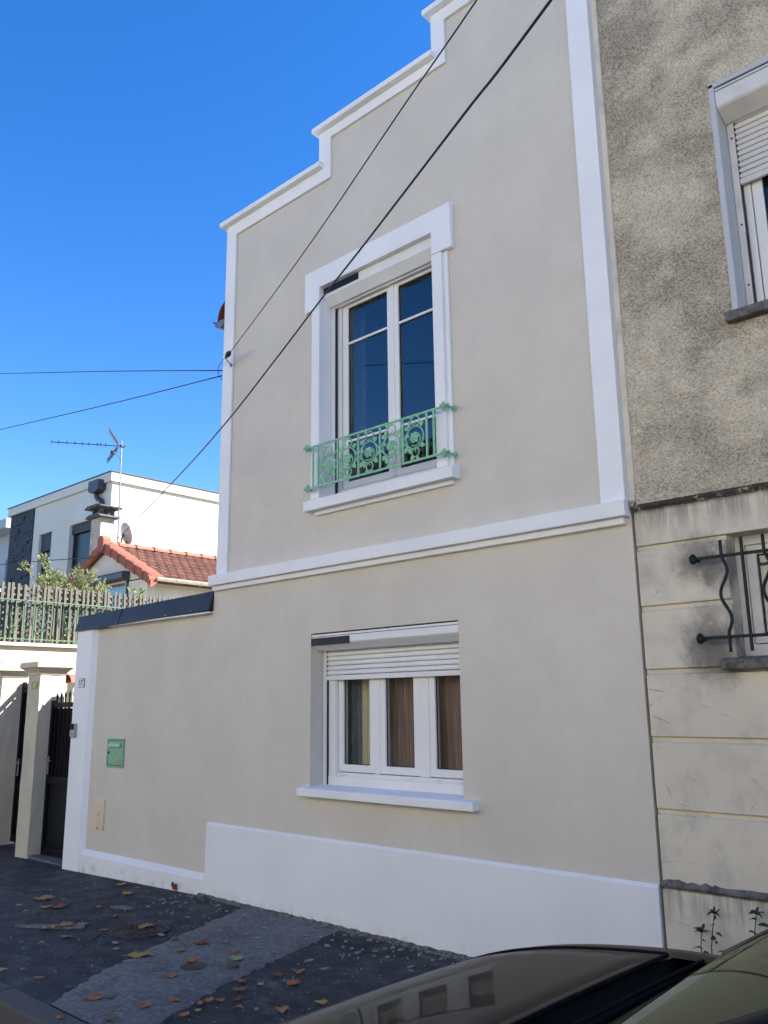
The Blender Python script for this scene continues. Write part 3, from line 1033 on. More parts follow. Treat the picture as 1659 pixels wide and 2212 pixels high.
def arc(cx, cz, r, a0, a1, n=14, y=YR, r1=None):
    r1 = r if r1 is None else r1
    return [(cx + math.cos(a0 + (a1 - a0) * i / n) * (r + (r1 - r) * i / n), y, cz + math.sin(a0 + (a1 - a0) * i / n) * (r + (r1 - r) * i / n)) for i in range(n + 1)]


def iron_leaf(cx, cz, ang, ln, wd, y, curl=.004):
    """pointed leaf with a raised midrib, in the plane of the railing"""
    P = []
    for i in range(6):
        t = i / 5
        hw = wd * math.sin(pi * min(1, t * .95 + .03)) ** .8 * (1 - .25 * t)
        row = []
        for q in (-1, -.5, 0, .5, 1):
            u, v = t * ln, q * hw
            row.append((cx + u * math.cos(ang) - v * math.sin(ang), y - .004 - curl * math.sin(pi * t) - (.004 if q == 0 else 0), cz + u * math.sin(ang) + v * math.cos(ang)))
        P.append(row)
    mb = MB().grid(P)
    mb.grid([[(q[0], q[1] + .005, q[2]) for q in row] for row in P])
    return mb


pan = [(-4.978, 0), (-4.740, 1), (-4.499, 2), (-4.258, 3), (-4.017, 4)]
rnd = random.Random(9)
for (cx, k) in pan:
    cz = 3.588 + (.018 if k == 4 else (-.012 if k == 0 else .004))
    R_ = .088
    sc = MB()
    # main ring opening into a spiral that holds the rose
    sp = arc(cx, cz, R_, -.6, 2 * pi - .3, 34)
    sc.tube(sp, [.0062] * len(sp), 7)
    sp2 = arc(cx + .012, cz - .004, .070, -2.3, -.2, 14, r1=.046) + arc(cx + .006, cz + .0, .046, .1, 2.2, 12, r1=.026)
    sc.tube(sp2, .005, 6)
    # upper and lower scrolls
    up = arc(cx + .006, cz + .130, .042, -1.9, 2.6, 18, r1=.040) + arc(cx - .002, cz + .126, .036, 2.9, 6.8, 14, r1=.008)
    sc.tube(up, [.0058] * 19 + [.005 - .002 * i / 14 for i in range(15)], 6)
    dn = arc(cx + .004, cz - .118, .036, 1.7, -2.8, 18) + arc(cx - .002, cz - .114, .030, -3.0, -6.6, 14, r1=.007)
    sc.tube(dn, [.0058] * 19 + [.005 - .002 * i / 14 for i in range(15)], 6)
    # branches that run through the upright to the next scroll
    if k < 4:
        sc.tube([(cx + .060, YR, cz + .066), (cx + .095, YR, cz + .03), (cx + .121, YR, cz - .004), (cx + .155, YR, cz - .040), (cx + .185, YR, cz - .064)], .0062, 6)
        sc.tube([(cx + .062, YR, cz - .064), (cx + .100, YR, cz - .030), (cx + .121, YR, cz + .002), (cx + .150, YR, cz + .042), (cx + .182, YR, cz + .064)], .0062, 6)
    so_ = sc.build('scroll', 'green_iron', rail, smooth=True)
    for (dx, dz, an, ln, wd) in ((-.060, .072, 2.4, .052, .020), (-.050, .085, 1.7, .045, .018), (.058, .074, .9, .055, .020), (-.058, -.070, -2.5, .055, .021), (-.046, -.082, -1.5, .052, .020), (.062, -.066, -.6, .048, .022), (-.020, .160, 2.7, .040, .016), (-.010, -.145, -2.3, .045, .018), (-.055, .012, 2.6, .034, .015), (.02, -.150, -.9, .035, .015)):
        iron_leaf(cx + dx, cz + dz, an + rnd.uniform(-.25, .25), ln * rnd.uniform(.85, 1.15), wd, YR).build('iron_leaf', 'green_iron', so_, smooth='all')
    # rose: three whorls of cupped petals round a button
    rs = MB()
    rc = (cx + .004, YR - .010, cz - .004)
    for (rr, nn, pr, lift) in ((.030, 6, .018, 0), (.019, 5, .015, .006), (.009, 4, .011, .011)):
        for i in range(nn):
            a = 2 * pi * i / nn + rr * 40
            px, pz = rc[0] + math.cos(a) * rr, rc[2] + math.sin(a) * rr
            rs.lathe([(.001, -.004), (pr * .7, -.002), (pr, .003), (pr * .8, .008), (pr * .35, .0065)], (px, rc[1] - lift, pz), (math.cos(a) * .5, -1, math.sin(a) * .5), 9)
    rs.lathe([(.016, -.006), (.014, .006), (.006, .016)], (rc[0], rc[1] - .006, rc[2]), (0, -1, 0), 10)
    rs.build('rose', 'green_iron', so_, smooth=True)

# ================================================================== RIGHT NEIGHBOUR
nb = thing('neighbour_house', 'weathered neighbouring house, roughcast above and cream block courses below', 'house', (1.5, 0, 0))
NX0, NX1 = -2.345, 6.0
NU = (-1.575, -.25, 3.845, 5.345)
NL = (-1.80, -.55, 1.855, 2.545)


def in_n(x, z):
    return not (inrect(x, z, NU) or inrect(x, z, NL))


# roughcast upper storey, a little proud of the smooth storey below, ragged lower edge
xs = sorted([NX0, NU[0], NU[1], NX1])
zs = sorted([2.80, NU[2], NU[3], 9.0])
cellwall(MB(), xs, zs, in_n, -.016, .35).build('upper_wall', 'roughcast', nb)
# thrown mortar skin of the part that is seen close up: real relief
from mathutils import noise as mnoise
STEP = .0085
gx = [NX0 + STEP * i for i in range(int((-.9 - NX0) / STEP) + 1)]
gzs = [2.80 + STEP * j for j in range(int((6.55 - 2.80) / STEP) + 1)]
rv, rfc, idx = [], [], {}
for i, x in enumerate(gx):
    for j, z_ in enumerate(gzs):
        if NU[0] - .03 < x and NU[2] - .07 < z_ < NU[3] + .02:
            continue
        n1 = mnoise.noise((x * 75, z_ * 75, 3.1))
        n2 = mnoise.noise((x * 150, z_ * 150, 9.7))
        n3 = mnoise.noise((x * 26, z_ * 26, 1.3))
        d_ = max(-.55, n1) * .0125 + n2 * .0045 + n3 * .005
        idx[(i, j)] = len(rv)
        rv.append((x, -.0265 - d_, z_))
for (i, j), a in idx.items():
    b, c_, e = idx.get((i + 1, j)), idx.get((i + 1, j + 1)), idx.get((i, j + 1))
    if b is not None and c_ is not None and e is not None:
        rfc.append((a, b, c_, e))
rme = bpy.data.meshes.new('roughcast_skin')
rme.from_pydata(rv, [], rfc)
rme.materials.append(MATS['roughcast'])
for pl_ in rme.polygons:
    pl_.use_smooth = True
link('roughcast_skin', rme, nb)
rnd = random.Random(21)
mb = MB()
P = []
x = NX0
while x < NX1:
    dz = rnd.uniform(-.014, .010)
    P.append([(x, -.022, 2.802), (x, -.027 - rnd.uniform(0, .008), 2.79 + dz), (x, -.012, 2.772 + dz), (x, .0, 2.765 + dz * .5)])
    x += rnd.uniform(.015, .05)
mb.grid(P).build('roughcast_edge', 'cream_weathered', nb, smooth='all')
MB().box(NX0, NX0 + .040, -.040, -.020, 2.79, 9.0).build('edge_render', 'cream_weathered', nb, bevel=.006)
# smooth lower storey: block courses with recessed joints
jz = [2.795, 2.545, 2.178, 1.805, 1.420, 1.022, .628, -.2]
core = MB()
cellwall(core, sorted([NX0, NL[0], NL[1], NX1]), sorted([-.2, NL[2], NL[3], 2.80]), lambda x, z: not inrect(x, z, NL), .022, .35).build('wall_core', 'cream_weathered', nb)
for i in range(len(jz) - 1):
    zt, zb = jz[i], jz[i + 1]
    top = zt - (.0 if i == 0 else .024)
    segs = [(NX0 + .004, NX1)]
    if zb < 2.5 and zt > 1.86 and i > 0:
        segs = [(NX0 + .004, NL[0]), (NL[1], NX1)]
    if i == 0:
        prof_y = 0.0
    for (a, b) in segs:
        d = -.012 if i == 6 else 0.0
        lowz = zb if i < 6 else -.2
        if i == 2 and zb < 1.855:
            pass
        MB().prism([(.022, lowz), (.0 + d, lowz + .003), (.0 + d, top - .010), (.022, top)], 'x', a, b).build('wall_course', 'cream_weathered', nb, bevel=.003)
# old ledge with flaking mortar above the foot course
P = []
x = NX0
while x < NX1:
    P.append([(x, -.004, .645 + rnd.uniform(-.006, .012)), (x, -.014 - rnd.uniform(0, .016), .628 + rnd.uniform(-.008, .01)), (x, -.02 - rnd.uniform(0, .01), .616 + rnd.uniform(-.008, .006)), (x, -.010, .606)])
    x += rnd.uniform(.012, .035)
MB().grid(P).build('ledge_mortar', 'old_sill', nb, smooth='all')
# upper window of the neighbour
MB().box(NU[0] - .035, NU[0] + .002, -.034, .16, NU[2], NU[3] + .03).build('window_lining', 'house_pale', nb, bevel=.006)
MB().box(NU[0] - .035, NU[1], -.034, .1, NU[3], NU[3] + .03).build('window_lining', 'house_pale', nb, bevel=.006)
shutter(nb, NU[0], NU[1], NU[3] - .012, NU[3] - .135, NU[3] - .195, .09, 0, 3.86, mat='shutter_old', nsl=11, pitch=.0385, yg=.115, solar=False, yf=-.03)
for z in (5.05, 4.45, 4.05):
    MB().lathe([(.007, 0), (.006, -.003)], (NU[0] + .028, .1145, z), (0, 1, 0), 8).build('screw', 'gasket_black', nb)
fr = MB()
cellwall(fr, [NU[0], NU[0] + .09, NU[1] - .09, NU[1]], [3.845, 3.94, 5.2, 5.30], lambda x, z: not inrect(x, z, (NU[0] + .09, NU[1] - .09, 3.94, 5.2)), .155, .22)
wn = fr.build('window', 'pvc_white', nb, bevel=.005)
sash(wn, NU[0] + .095, -.93, 3.945, 5.195, .162, .062)
sash(wn, -.89, NU[1] - .095, 3.945, 5.195, .162, .062)
MB().prism([(.20, 3.82), (-.02, 3.775), (-.085, 3.775), (-.09, 3.832), (.20, 3.858)], 'x', NU[0] - .065, NU[1] + .05).build('window_sill', 'old_sill', nb, bevel=.008)
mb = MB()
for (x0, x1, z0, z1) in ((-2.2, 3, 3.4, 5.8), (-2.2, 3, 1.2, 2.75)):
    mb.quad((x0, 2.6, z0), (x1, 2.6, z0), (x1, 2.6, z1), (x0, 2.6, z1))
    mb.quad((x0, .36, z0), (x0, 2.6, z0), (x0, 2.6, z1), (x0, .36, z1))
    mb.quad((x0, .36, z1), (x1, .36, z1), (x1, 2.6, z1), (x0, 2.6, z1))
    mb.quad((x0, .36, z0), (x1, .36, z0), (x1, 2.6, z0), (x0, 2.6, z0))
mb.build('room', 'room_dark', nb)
MB().box(NX0, NX1, .35, 8.0, 2.9, 8.9).build('upper_body', 'roughcast', nb) if False else None
mb = MB()
mb.box(NX1 - .3, NX1, .35, 8.4, -.2, 9.0)
mb.box(NX0, NX1, 8.1, 8.4, -.2, 9.0)
mb.box(NX0 + .001, NX0 + .25, .35, 8.1, -.2, 9.0)
mb.build('body_wall', 'roughcast', nb)
MB().box(NX0, NX1 + .1, -.10, 8.5, 9.0, 9.12).build('roof', 'far_roof', nb)
# lower window with brown-stained frame
fr = MB()
cellwall(fr, [-1.80, -1.745, -.60, -.55], [1.855, 1.925, 2.49, 2.545], lambda x, z: not inrect(x, z, (-1.745, -.60, 1.925, 2.49)), .13, .20)
wn2 = fr.build('window', 'shutter_old', nb, bevel=.004)
sash(wn2, -1.742, -1.20, 1.93, 2.488, .136, .055, mat='shutter_old')
sash(wn2, -1.17, -.603, 1.93, 2.488, .136, .055, mat='shutter_old')
curtain(nb, -1.70, -.60, 1.9, 2.5, .24, .012, .08, 'curtain_cream', 8)
MB().prism([(.16, 1.83), (.0, 1.785), (-.055, 1.787), (-.060, 1.838), (-.02, 1.853), (.16, 1.866)], 'x', -1.875, -.48).build('window_sill', 'old_sill', nb, bevel=.010)

# iron grille in front of the lower window
gr = thing('window_grille', 'dark green iron grille with wavy bars on the neighbouring lower window', 'grille', (-1.2, -.07, 1.9))
YG = -.075
for z in (2.412, 1.962):
    MB().box(-1.955, -.40, YG - .005, YG + .005, z - .009, z + .009).build('cross_bar', 'dark_green_iron', gr, bevel=.002)
    for x in (-1.965, -.39):
        k = MB()
        k.lathe([(.004, -.030), (.014, -.026), (.020, -.014), (.024, 0), (.020, .014), (.012, .024), (.005, .030)], (x, YG, z), (0, 0, 1), 10)
        k.tube([(x, YG, z), (x, .01, z)], .011, 8)
        k.tube([(x, YG, z), (x + (.03 if x < -1 else -.03), YG, z)], [.018, .009], 8)
        k.build('rosette', 'dark_green_iron', gr, smooth=True)
bx = [-1.798, -1.682, -1.566, -1.45, -1.334, -1.218, -1.10, -.985, -.87, -.755, -.64]
for i, x in enumerate(bx):
    if i % 2 == 0:
        path = []
        for k in range(41):
            t = k / 40
            z = 2.50 - t * .62
            u = (t - .16) / .66
            off = .024 * math.sin(2 * pi * 1.5 * u) if 0 < u < 1 else 0
            path.append((x + off, YG - .010, z))
        MB().tube(path, .0095, 8).build('wavy_bar', 'dark_green_iron', gr, smooth='all')
    else:
        MB().box(x - .0085, x + .0085, YG - .018, YG - .0055, 1.880, 2.505).build('straight_bar', 'dark_green_iron', gr, bevel=.002)

# ================================================================== LOW WALL LEFT OF THE HOUSE
lw = thing('garden_wall', 'low beige panelled wall with white border and dark metal capping', 'wall', (-7.9, 0, 0))
LX0 = -9.205
core = MB().box(LX0 + .03, -6.66, .022, .24, -.3, 2.50).build('panel', 'render_beige', lw)
# white border: end pillar and base, chamfered towards the panel
MB().prism([(LX0, .24), (LX0, -.030), (-8.87, -.030), (-8.825, .022), (-8.825, .023), (LX0 + .02, .24)], 'z', -.3, 2.492).build('end_pillar', 'white_paint', lw, bevel=.004)
MB().prism([(.022, -.3), (-.030, -.3), (-.030, .128), (.022, .176)], 'x', -8.8265, -6.629).build('base_border', 'plinth_paint', lw, bevel=.004)
MB().prism([(.05, 2.487), (-.050, 2.487), (-.052, 2.500), (.05, 2.500)], 'x', LX0 + .005, -6.66).build('soffit_trim', 'white_paint', lw)
# folded sheet capping leaning back
cp = MB()
za, zb_ = 2.480, 2.520
cp.hexa([(LX0 - .025, -.062, 2.478), (-6.658, -.062, 2.512), (-6.658, .30, 2.512), (LX0 - .025, .30, 2.478),
         (LX0 - .025, -.004, 2.652), (-6.658, -.004, 2.700), (-6.658, .30, 2.700), (LX0 - .025, .30, 2.652)])
cap = cp.build('capping', 'flashing_metal', lw, bevel=.005)
for x in (-8.30,):
    f = (x - LX0) / (-6.658 - LX0)
    MB().hexa([(x - .006, -.0665, 2.48 + .034 * f), (x + .006, -.0665, 2.48 + .034 * f), (x + .006, -.050, 2.48 + .034 * f), (x - .006, -.050, 2.48 + .034 * f),
               (x - .006, -.0085, 2.652 + .048 * f), (x + .006, -.0085, 2.652 + .048 * f), (x + .006, .02, 2.652 + .048 * f), (x - .006, .02, 2.652 + .048 * f)]).build('seam', 'flashing_metal', cap)
for x in (-8.33, -7.38, -6.95):
    f = (x - LX0) / (-6.658 - LX0)
    MB().lathe([(.008, 0), (.006, -.005)], (x, -.058, 2.497 + .034 * f), (0, 1, 0), 8).build('screw', 'galvanised', cap)

# unseen block added behind the wall, shaped to shade the gate pillar
an = thing('shade_block', 'unseen flat roofed block added behind the panelled wall to shade the gate pillar', 'shade block', (-8.0, 2.0, 0))
MB().box(-9.42, -6.68, 1.12, 3.2, -.3, 2.60).build('wall', 'cream_sun', an)
MB().box(-9.46, -6.67, 1.08, 3.24, 2.60, 2.68).build('roof', 'anthracite', an)

# ---- things fixed to the wall
t = thing('letterbox', 'mint green letterbox set into the low beige wall', 'letterbox', (-8.31, 0, 1.02))
mb = MB()
X0, X1, Z0, Z1 = -8.475, -8.150, 1.020, 1.310
cellwall(mb, [X0, X0 + .018, X1 - .018, X1], [Z0, Z0 + .018, Z1 - .018, Z1], lambda x, z: not inrect(x, z, (X0 + .018, X1 - .018, Z0 + .018, Z1 - .018)), .004, .022)
mb.build('frame', 'green_letterbox', t, bevel=.003)
dr = MB().box(X0 + .024, X1 - .022, .009, .022, Z0 + .024, Z1 - .022).build('door', 'green_letterbox', t, bevel=.002)
MB().box(X0 + .015, X1 - .015, .018, .0225, Z0 + .014, Z1 - .014).build('shadow_gap', 'gasket_black', t)
MB().prism([(.009, 1.268), (-.012, 1.262), (-.016, 1.226), (.0, 1.222), (.009, 1.226)], 'x', -8.425, -8.20).build('flap', 'letter_flap', dr, bevel=.003)
MB().lathe([(.013, 0), (.013, -.008), (.006, -.009)], (-8.437, .010, 1.168), (0, 1, 0), 14).build('lock', 'bell_black', dr, smooth=True)
MB().box(-8.305, -8.205, .005, .010, 1.068, 1.096).build('name_plate', 'brass_label', dr, bevel=.001)

t = thing('meter_cover', 'beige rectangular utility cover low on the wall', 'meter cover', (-8.58, 0, .39))
MB().box(-8.680, -8.470, .004, .024, .385, .685).build('plate', 'utility_plate', t, bevel=.004)
MB().lathe([(.030, 0), (.028, -.006), (.016, -.011)], (-8.585, .0045, .555), (0, 1, 0), 16).build('knob', 'utility_plate', t, smooth=True)
MB().lathe([(.010, 0), (.009, -.006)], (-8.575, .0045, .405), (0, 1, 0), 6).build('key_lock', 'bell_black', t)

t = thing('doorbell', 'grey video doorbell with black top on the white wall pillar', 'doorbell', (-9.11, -.03, 1.31))
MB().prism([(-.029, 1.312), (-.062, 1.312), (-.066, 1.322), (-.066, 1.452), (-.062, 1.462), (-.029, 1.462)], 'x', -9.17, -9.075).build('housing', 'bell_grey', t, bevel=.006)
MB().box(-9.165, -9.08, -.0675, -.064, 1.392, 1.456).build('camera_window', 'bell_black', t, bevel=.001)
MB().lathe([(.018, 0), (.018, -.004), (.012, -.004), (.010, -.002)], (-9.122, -.066, 1.352), (0, 1, 0), 18).build('button', 'galvanised', t, smooth=True)

t = thing('house_number_plate', 'white and blue enamel house number plate reading 17 bis', 'number plate', (-9.03, -.03, 1.85))
MB().box(-9.105, -8.968, -.036, -.0295, 1.846, 1.950).build('plate', 'enamel_blue', t, bevel=.002)
for (a, b) in ((-9.100, -9.058), (-9.055, -9.013), (-9.010, -8.973)):
    MB().box(a, b, -.0385, -.0355, 1.851, 1.945).build('tile', 'enamel_white', t, bevel=.001)
RX = Matrix.Rotation(pi / 2, 4, 'X')
text_mesh('1', .092, 'digit', 'enamel_blue', t, Matrix.Translation((-9.079, -.0395, 1.898)) @ RX)
text_mesh('7', .092, 'digit', 'enamel_blue', t, Matrix.Translation((-9.034, -.0395, 1.898)) @ RX)
for i, ch in enumerate('BIS'):
    text_mesh(ch, .034, 'letter', 'enamel_blue', t, Matrix.Translation((-8.9915, -.0395, 1.928 - i * .030)) @ RX)

# ================================================================== GATE PILLARS AND GATES
def pillar(px0, px1, py0, py1, zt, label, zb=-.3, mat='cream_sun'):
    t = thing('gate_pillar', label, 'pillar', ((px0 + px1) / 2, (py0 + py1) / 2, -.08), 'gate pillars on the pavement')
    # hand-plastered shaft: slightly uneven
    rn = random.Random(int(px0 * 100))
    P = []
    nz = 14
    for k in range(nz + 1):
        z = zb + (zt - zb) * k / nz
        c = [(px0, py0), (px1, py0), (px1, py1), (px0, py1), (px0, py0)]
        row = []
        for i in range(4):
            for q in range(4):
                f = q / 4
                x = c[i][0] + (c[i + 1][0] - c[i][0]) * f
                y = c[i][1] + (c[i + 1][1] - c[i][1]) * f
                row.append((x + rn.uniform(-.003, .003), y + rn.uniform(-.003, .003), z))
        row.append(row[0])
        P.append(row)
    MB().grid(P).build('shaft', mat, t)
    cx, cy = (px0 + px1) / 2, (py0 + py1) / 2
    hx, hy = (px1 - px0) / 2, (py1 - py0) / 2
    prof = [(.0, zt - .01), (.012, zt), (.014, zt + .025), (.030, zt + .045), (.062, zt + .075), (.085, zt + .085), (.085, zt + .145)]
    P = []
    for (d, z) in prof:
        a, b = hx + d, hy + d
        P.append([(cx - a, cy - b, z), (cx + a, cy - b, z), (cx + a, cy + b, z), (cx - a, cy + b, z), (cx - a, cy - b, z)])
    capm = MB().grid(P)
    a, b = hx + .085, hy + .085
    top = (cx, cy, zt + .285)
    q = [(cx - a, cy - b, zt + .145), (cx + a, cy - b, zt + .145), (cx + a, cy + b, zt + .145), (cx - a, cy + b, zt + .145)]
    for i in range(4):
        capm.poly([q[i], q[(i + 1) % 4], top])
    capm.build('cap', mat, t, bevel=.004)
    return t


p1 = pillar(-10.595, -10.275, .080, .405, 2.035, 'nearest cream gate pillar with pyramid cap and small green number plate')
p2 = pillar(-12.00, -11.65, .21, .545, 2.045, 'second cream gate pillar cut off by the left edge of the photo')
t = thing('green_number_plate', 'small square green plate reading 17 on the gate pillar', 'number plate', (-10.41, .075, 1.86))
MB().box(-10.490, -10.330, .072, .079, 1.860, 1.952).build('plate', 'number_green', t, bevel=.002)
text_mesh('17', .085, 'digits', 'number_yellow', t, Matrix.Translation((-10.405, .0705, 1.904)) @ RX)


def gate(name, label, gx0, gx1, gy, z0, z1, nb_, mid, spears, handle):
    t = thing(name, label, 'gate', ((gx0 + gx1) / 2, gy, z0), 'dark metal gates')
    for (a, b) in ((gx0, gx0 + .055), (gx1 - .055, gx1)):
        MB().box(a, b, gy - .022, gy + .022, z0, z1 + .02).build('stile', 'anthracite', t, bevel=.003)
    MB().box(gx0 + .055, gx1 - .055, gy - .020, gy + .020, z1 - .06, z1 - .003).build('top_rail', 'anthracite', t, bevel=.003)
    MB().box(gx0 + .055, gx1 - .055, gy - .020, gy + .020, mid - .05, mid + .03).build('mid_rail', 'anthracite', t, bevel=.003)
    MB().box(gx0 + .055, gx1 - .055, gy - .020, gy + .020, z0, z0 + .09).build('bottom_rail', 'anthracite', t, bevel=.003)
    MB().box(gx0 + .055, gx1 - .055, gy + .004, gy + .010, z0 + .09, mid - .05).build('kick_panel', 'anthracite', t)
    MB().box(gx0 + .075, gx1 - .075, gy - .006, gy + .004, z0 + .15, mid - .11).build('raised_panel', 'anthracite', t, bevel=.008)
    MB().box(gx0 + .055, gx1 - .055, gy + .020, gy + .024, mid + .03, z1 - .075).build('privacy_sheet', 'anthracite', t)
    w_ = gx1 - gx0 - .11
    for i in range(nb_):
        x = gx0 + .055 + w_ * (i + .5) / nb_
        MB().tube([(x, gy, mid + .02), (x, gy, z1 - .055)], .011, 10).build('bar', 'anthracite', t, smooth=True)
        if spears:
            hz = .05 + .055 * i / max(1, nb_ - 1) if i < nb_ * .6 else .05 + .055 * (nb_ - 1 - i) / max(1, nb_ - 1) + .02
            MB().lathe([(.009, 0), (.009, hz - .01), (.015, hz), (.009, hz + .008), (.017, hz + .022), (.011, hz + .042), (.001, hz + .072)], (x, gy, z1 - .004), (0, 0, 1), 8).build('spear_finial', 'anthracite', t, smooth=True)
    if handle:
        hx_, hz_ = handle
        MB().box(hx_ - .012, hx_ + .012, gy - .034, gy - .022, hz_ - .10, hz_ + .12).build('lock_plate', 'galvanised', t, bevel=.004)
        k = MB()
        k.lathe([(.024, 0), (.024, -.010), (.012, -.014), (.012, -.030)], (hx_, gy - .034, hz_ + .07), (0, 1, 0), 14)
        k.tube([(hx_, gy - .060, hz_ + .07), (hx_ + .11, gy - .062, hz_ + .068)], .010, 8)
        k.build('handle', 'galvanised', t, smooth=True)
    return t


gate('pedestrian_gate', 'dark grey metal gate with spear tips between the pillar and the wall', -10.262, -9.215, .255, -.055, 1.700, 9, .80, True, (-10.215, .95))
gate('driveway_gate', 'dark metal gate left of the nearest cream gate pillar', -11.635, -10.605, .50, -.06, 1.960, 9, .95, False, (-11.55, .86))
# threshold of the pedestrian gate
tag(MB().prism([(-10.275, .10), (-9.20, .04), (-9.20, .9), (-10.275, .9)], 'z', -.25, -.052).build('threshold_slab', 'concrete', bevel=.006), kind='structure')
tag(MB().box(-12.6, -9.2, .62, 9.0, -.28, -.07).build('garden_path', 'concrete'), kind='structure')

# ================================================================== TERRACE WITH TRELLIS
tr = thing('terrace_wall', 'sunlit cream terrace wall with projecting slab behind the gate pillars', 'wall', (-14.6, 4, -.1))
MB().box(-14.85, -14.55, -.4, 7.2, -.3, 2.672).build('wall', 'cream_sun', tr)
MB().box(-18.5, -14.48, -.45, 7.3, 2.675, 2.735).build('slab', 'cream_sun', tr, bevel=.008)
MB().box(-14.56, -14.535, -.4, 7.2, 2.615, 2.674).build('moulding', 'cream_sun', tr, bevel=.006)
# a tiled wall coping seen just beyond the first pillar
t = thing('tiled_wall', 'low cream wall with orange tile coping behind the gate', 'wall', (-13.0, 2.6, -.1))
MB().box(-13.22, -13.02, 1.93, 5.2, -.3, 2.03).build('wall', 'cream_sun', t)
for k in range(10):
    y0 = 1.85 + k * .30
    P = []
    for yy, r in ((y0, .17), (y0 + .33, .15)):
        P.append([(-13.12 - math.cos(a) * r * 1.05, yy, 2.035 + math.sin(a) * r * .75) for a in [pi * i / 8 for i in range(9)]])
    mb = MB().grid(P)
    mb.grid([[(q[0], q[1], q[2] - .015) for q in row] for row in P])
    mb.build('coping_tile', 'terracotta_ridge', t, smooth=True)

tl = thing('trellis_fence', 'weathered wooden trellis fence on the terrace edge', 'fence', (-14.6, 3, 2.735))
XF = -14.60
ys_ = [1.336 + .1065 * k for k in range(-5, 34)]
vme = MB().box(-.0125, .0125, -.022, .022, 2.745, 3.755).mesh('vertical_slat', 'weathered_wood', bevel=.003)
rnd = random.Random(17)
for y in ys_:
    o = link('vertical_slat', vme, tl)
    o.location = (XF, y, rnd.uniform(-.012, .012))
    o.rotation_euler = (rnd.uniform(-.008, .008), 0, 0)
hz = [2.80 + .1085 * k for k in range(9)]
for z in hz:
    MB().box(XF - .030, XF - .0135, ys_[0] - .05, ys_[-1] + .05, z - .020, z + .020).build('horizontal_slat', 'weathered_wood', tl, bevel=.003)
# second trellis layer a little behind, slats offset
vme2 = MB().box(-.0125, .0125, -.022, .022, 2.745, 3.735).mesh('rear_slat', 'weathered_wood', bevel=.003)
for y in ys_[:-1]:
    o = link('rear_slat', vme2, tl)
    o.location = (XF - .05, y + .046, rnd.uniform(-.02, .01))

ir = thing('terrace_railing', 'green iron railing with heart scrolls in front of the wooden trellis', 'railing', (-14.53, 3, 2.735))
XI = -14.53
MB().box(XI - .014, XI + .014, .6, 5.6, 3.448, 3.468).build('top_rail', 'terrace_green_iron', ir, bevel=.003)
MB().box(XI - .012, XI + .012, .6, 5.6, 2.785, 2.803).build('bottom_rail', 'terrace_green_iron', ir, bevel=.003)
yb0 = 1.414
sp_ = .1615
bme = MB().box(-.0085, .0085, -.0085, .0085, 2.803, 3.448).mesh('baluster', 'terrace_green_iron')
for k in range(-4, 25):
    o = link('baluster', bme, ir)
    o.location = (XI, yb0 + k * sp_, 0)
    if k % 6 == 2:
        MB().box(XI - .011, XI + .011, yb0 + k * sp_ - .011, yb0 + k * sp_ + .011, 2.735, 2.785).build('foot', 'terrace_green_iron', ir)


def arcx(cy, cz, r, a0, a1, n, r1=None):
    r1 = r if r1 is None else r1
    return [(XI + .012, cy + math.cos(a0 + (a1 - a0) * i / n) * (r + (r1 - r) * i / n), cz + math.sin(a0 + (a1 - a0) * i / n) * (r + (r1 - r) * i / n)) for i in range(n + 1)]


for k in range(-1, 9):
    cy = yb0 + (1 + 3 * k) * sp_ - (0 if k else 0)
    mb = MB()
    for sg in (-1, 1):
        # heart lobe curling in, straight side down to the point, small foot scroll
        pts = []
        for i in range(26):
            a = -.2 + 4.6 * i / 25
            r = .018 + .034 * (i / 25)
            pts.append((XI + .014, cy + sg * (.058 - math.cos(a) * r * .95), 3.250 + math.sin(a) * r * .9))
        pts += [(XI + .014, cy + sg * .105, 3.20), (XI + .014, cy + sg * .068, 3.10), (XI + .014, cy + sg * .020, 3.005), (XI + .014, cy + sg * .008, 2.985)]
        mb.tube(pts[8:], .0058, 6)
        pts = []
        for i in range(20):
            a = pi + 4.8 * i / 19
            r = .034 * (1 - .75 * i / 19)
            pts.append((XI + .014, cy + sg * (.044 + math.cos(a) * r), 2.975 + math.sin(-a) * -r))
        mb.tube(pts, .0055, 6)
    mb.build('heart_scroll', 'terrace_green_iron', ir, smooth='all')


# ---- potted olive and ivy on the terrace
def leaf_quad(mb, p, d, n, ln, wd):
    d = d.normalized()
    s_ = d.cross(n)
    if s_.length < 1e-3:
        s_ = d.cross(Vector((1, 0, .3)))
    s_.normalize()
    up = s_.cross(d)
    a = p
    b = p + d * ln * .5 + s_ * wd + up * wd * .2
    c = p + d * ln
    e = p + d * ln * .5 - s_ * wd + up * wd * .2
    n0 = len(mb.v)
    mb.v += [tuple(a), tuple(b), tuple(c), tuple(e)]
    mb.f.append((n0, n0 + 1, n0 + 2, n0 + 3))


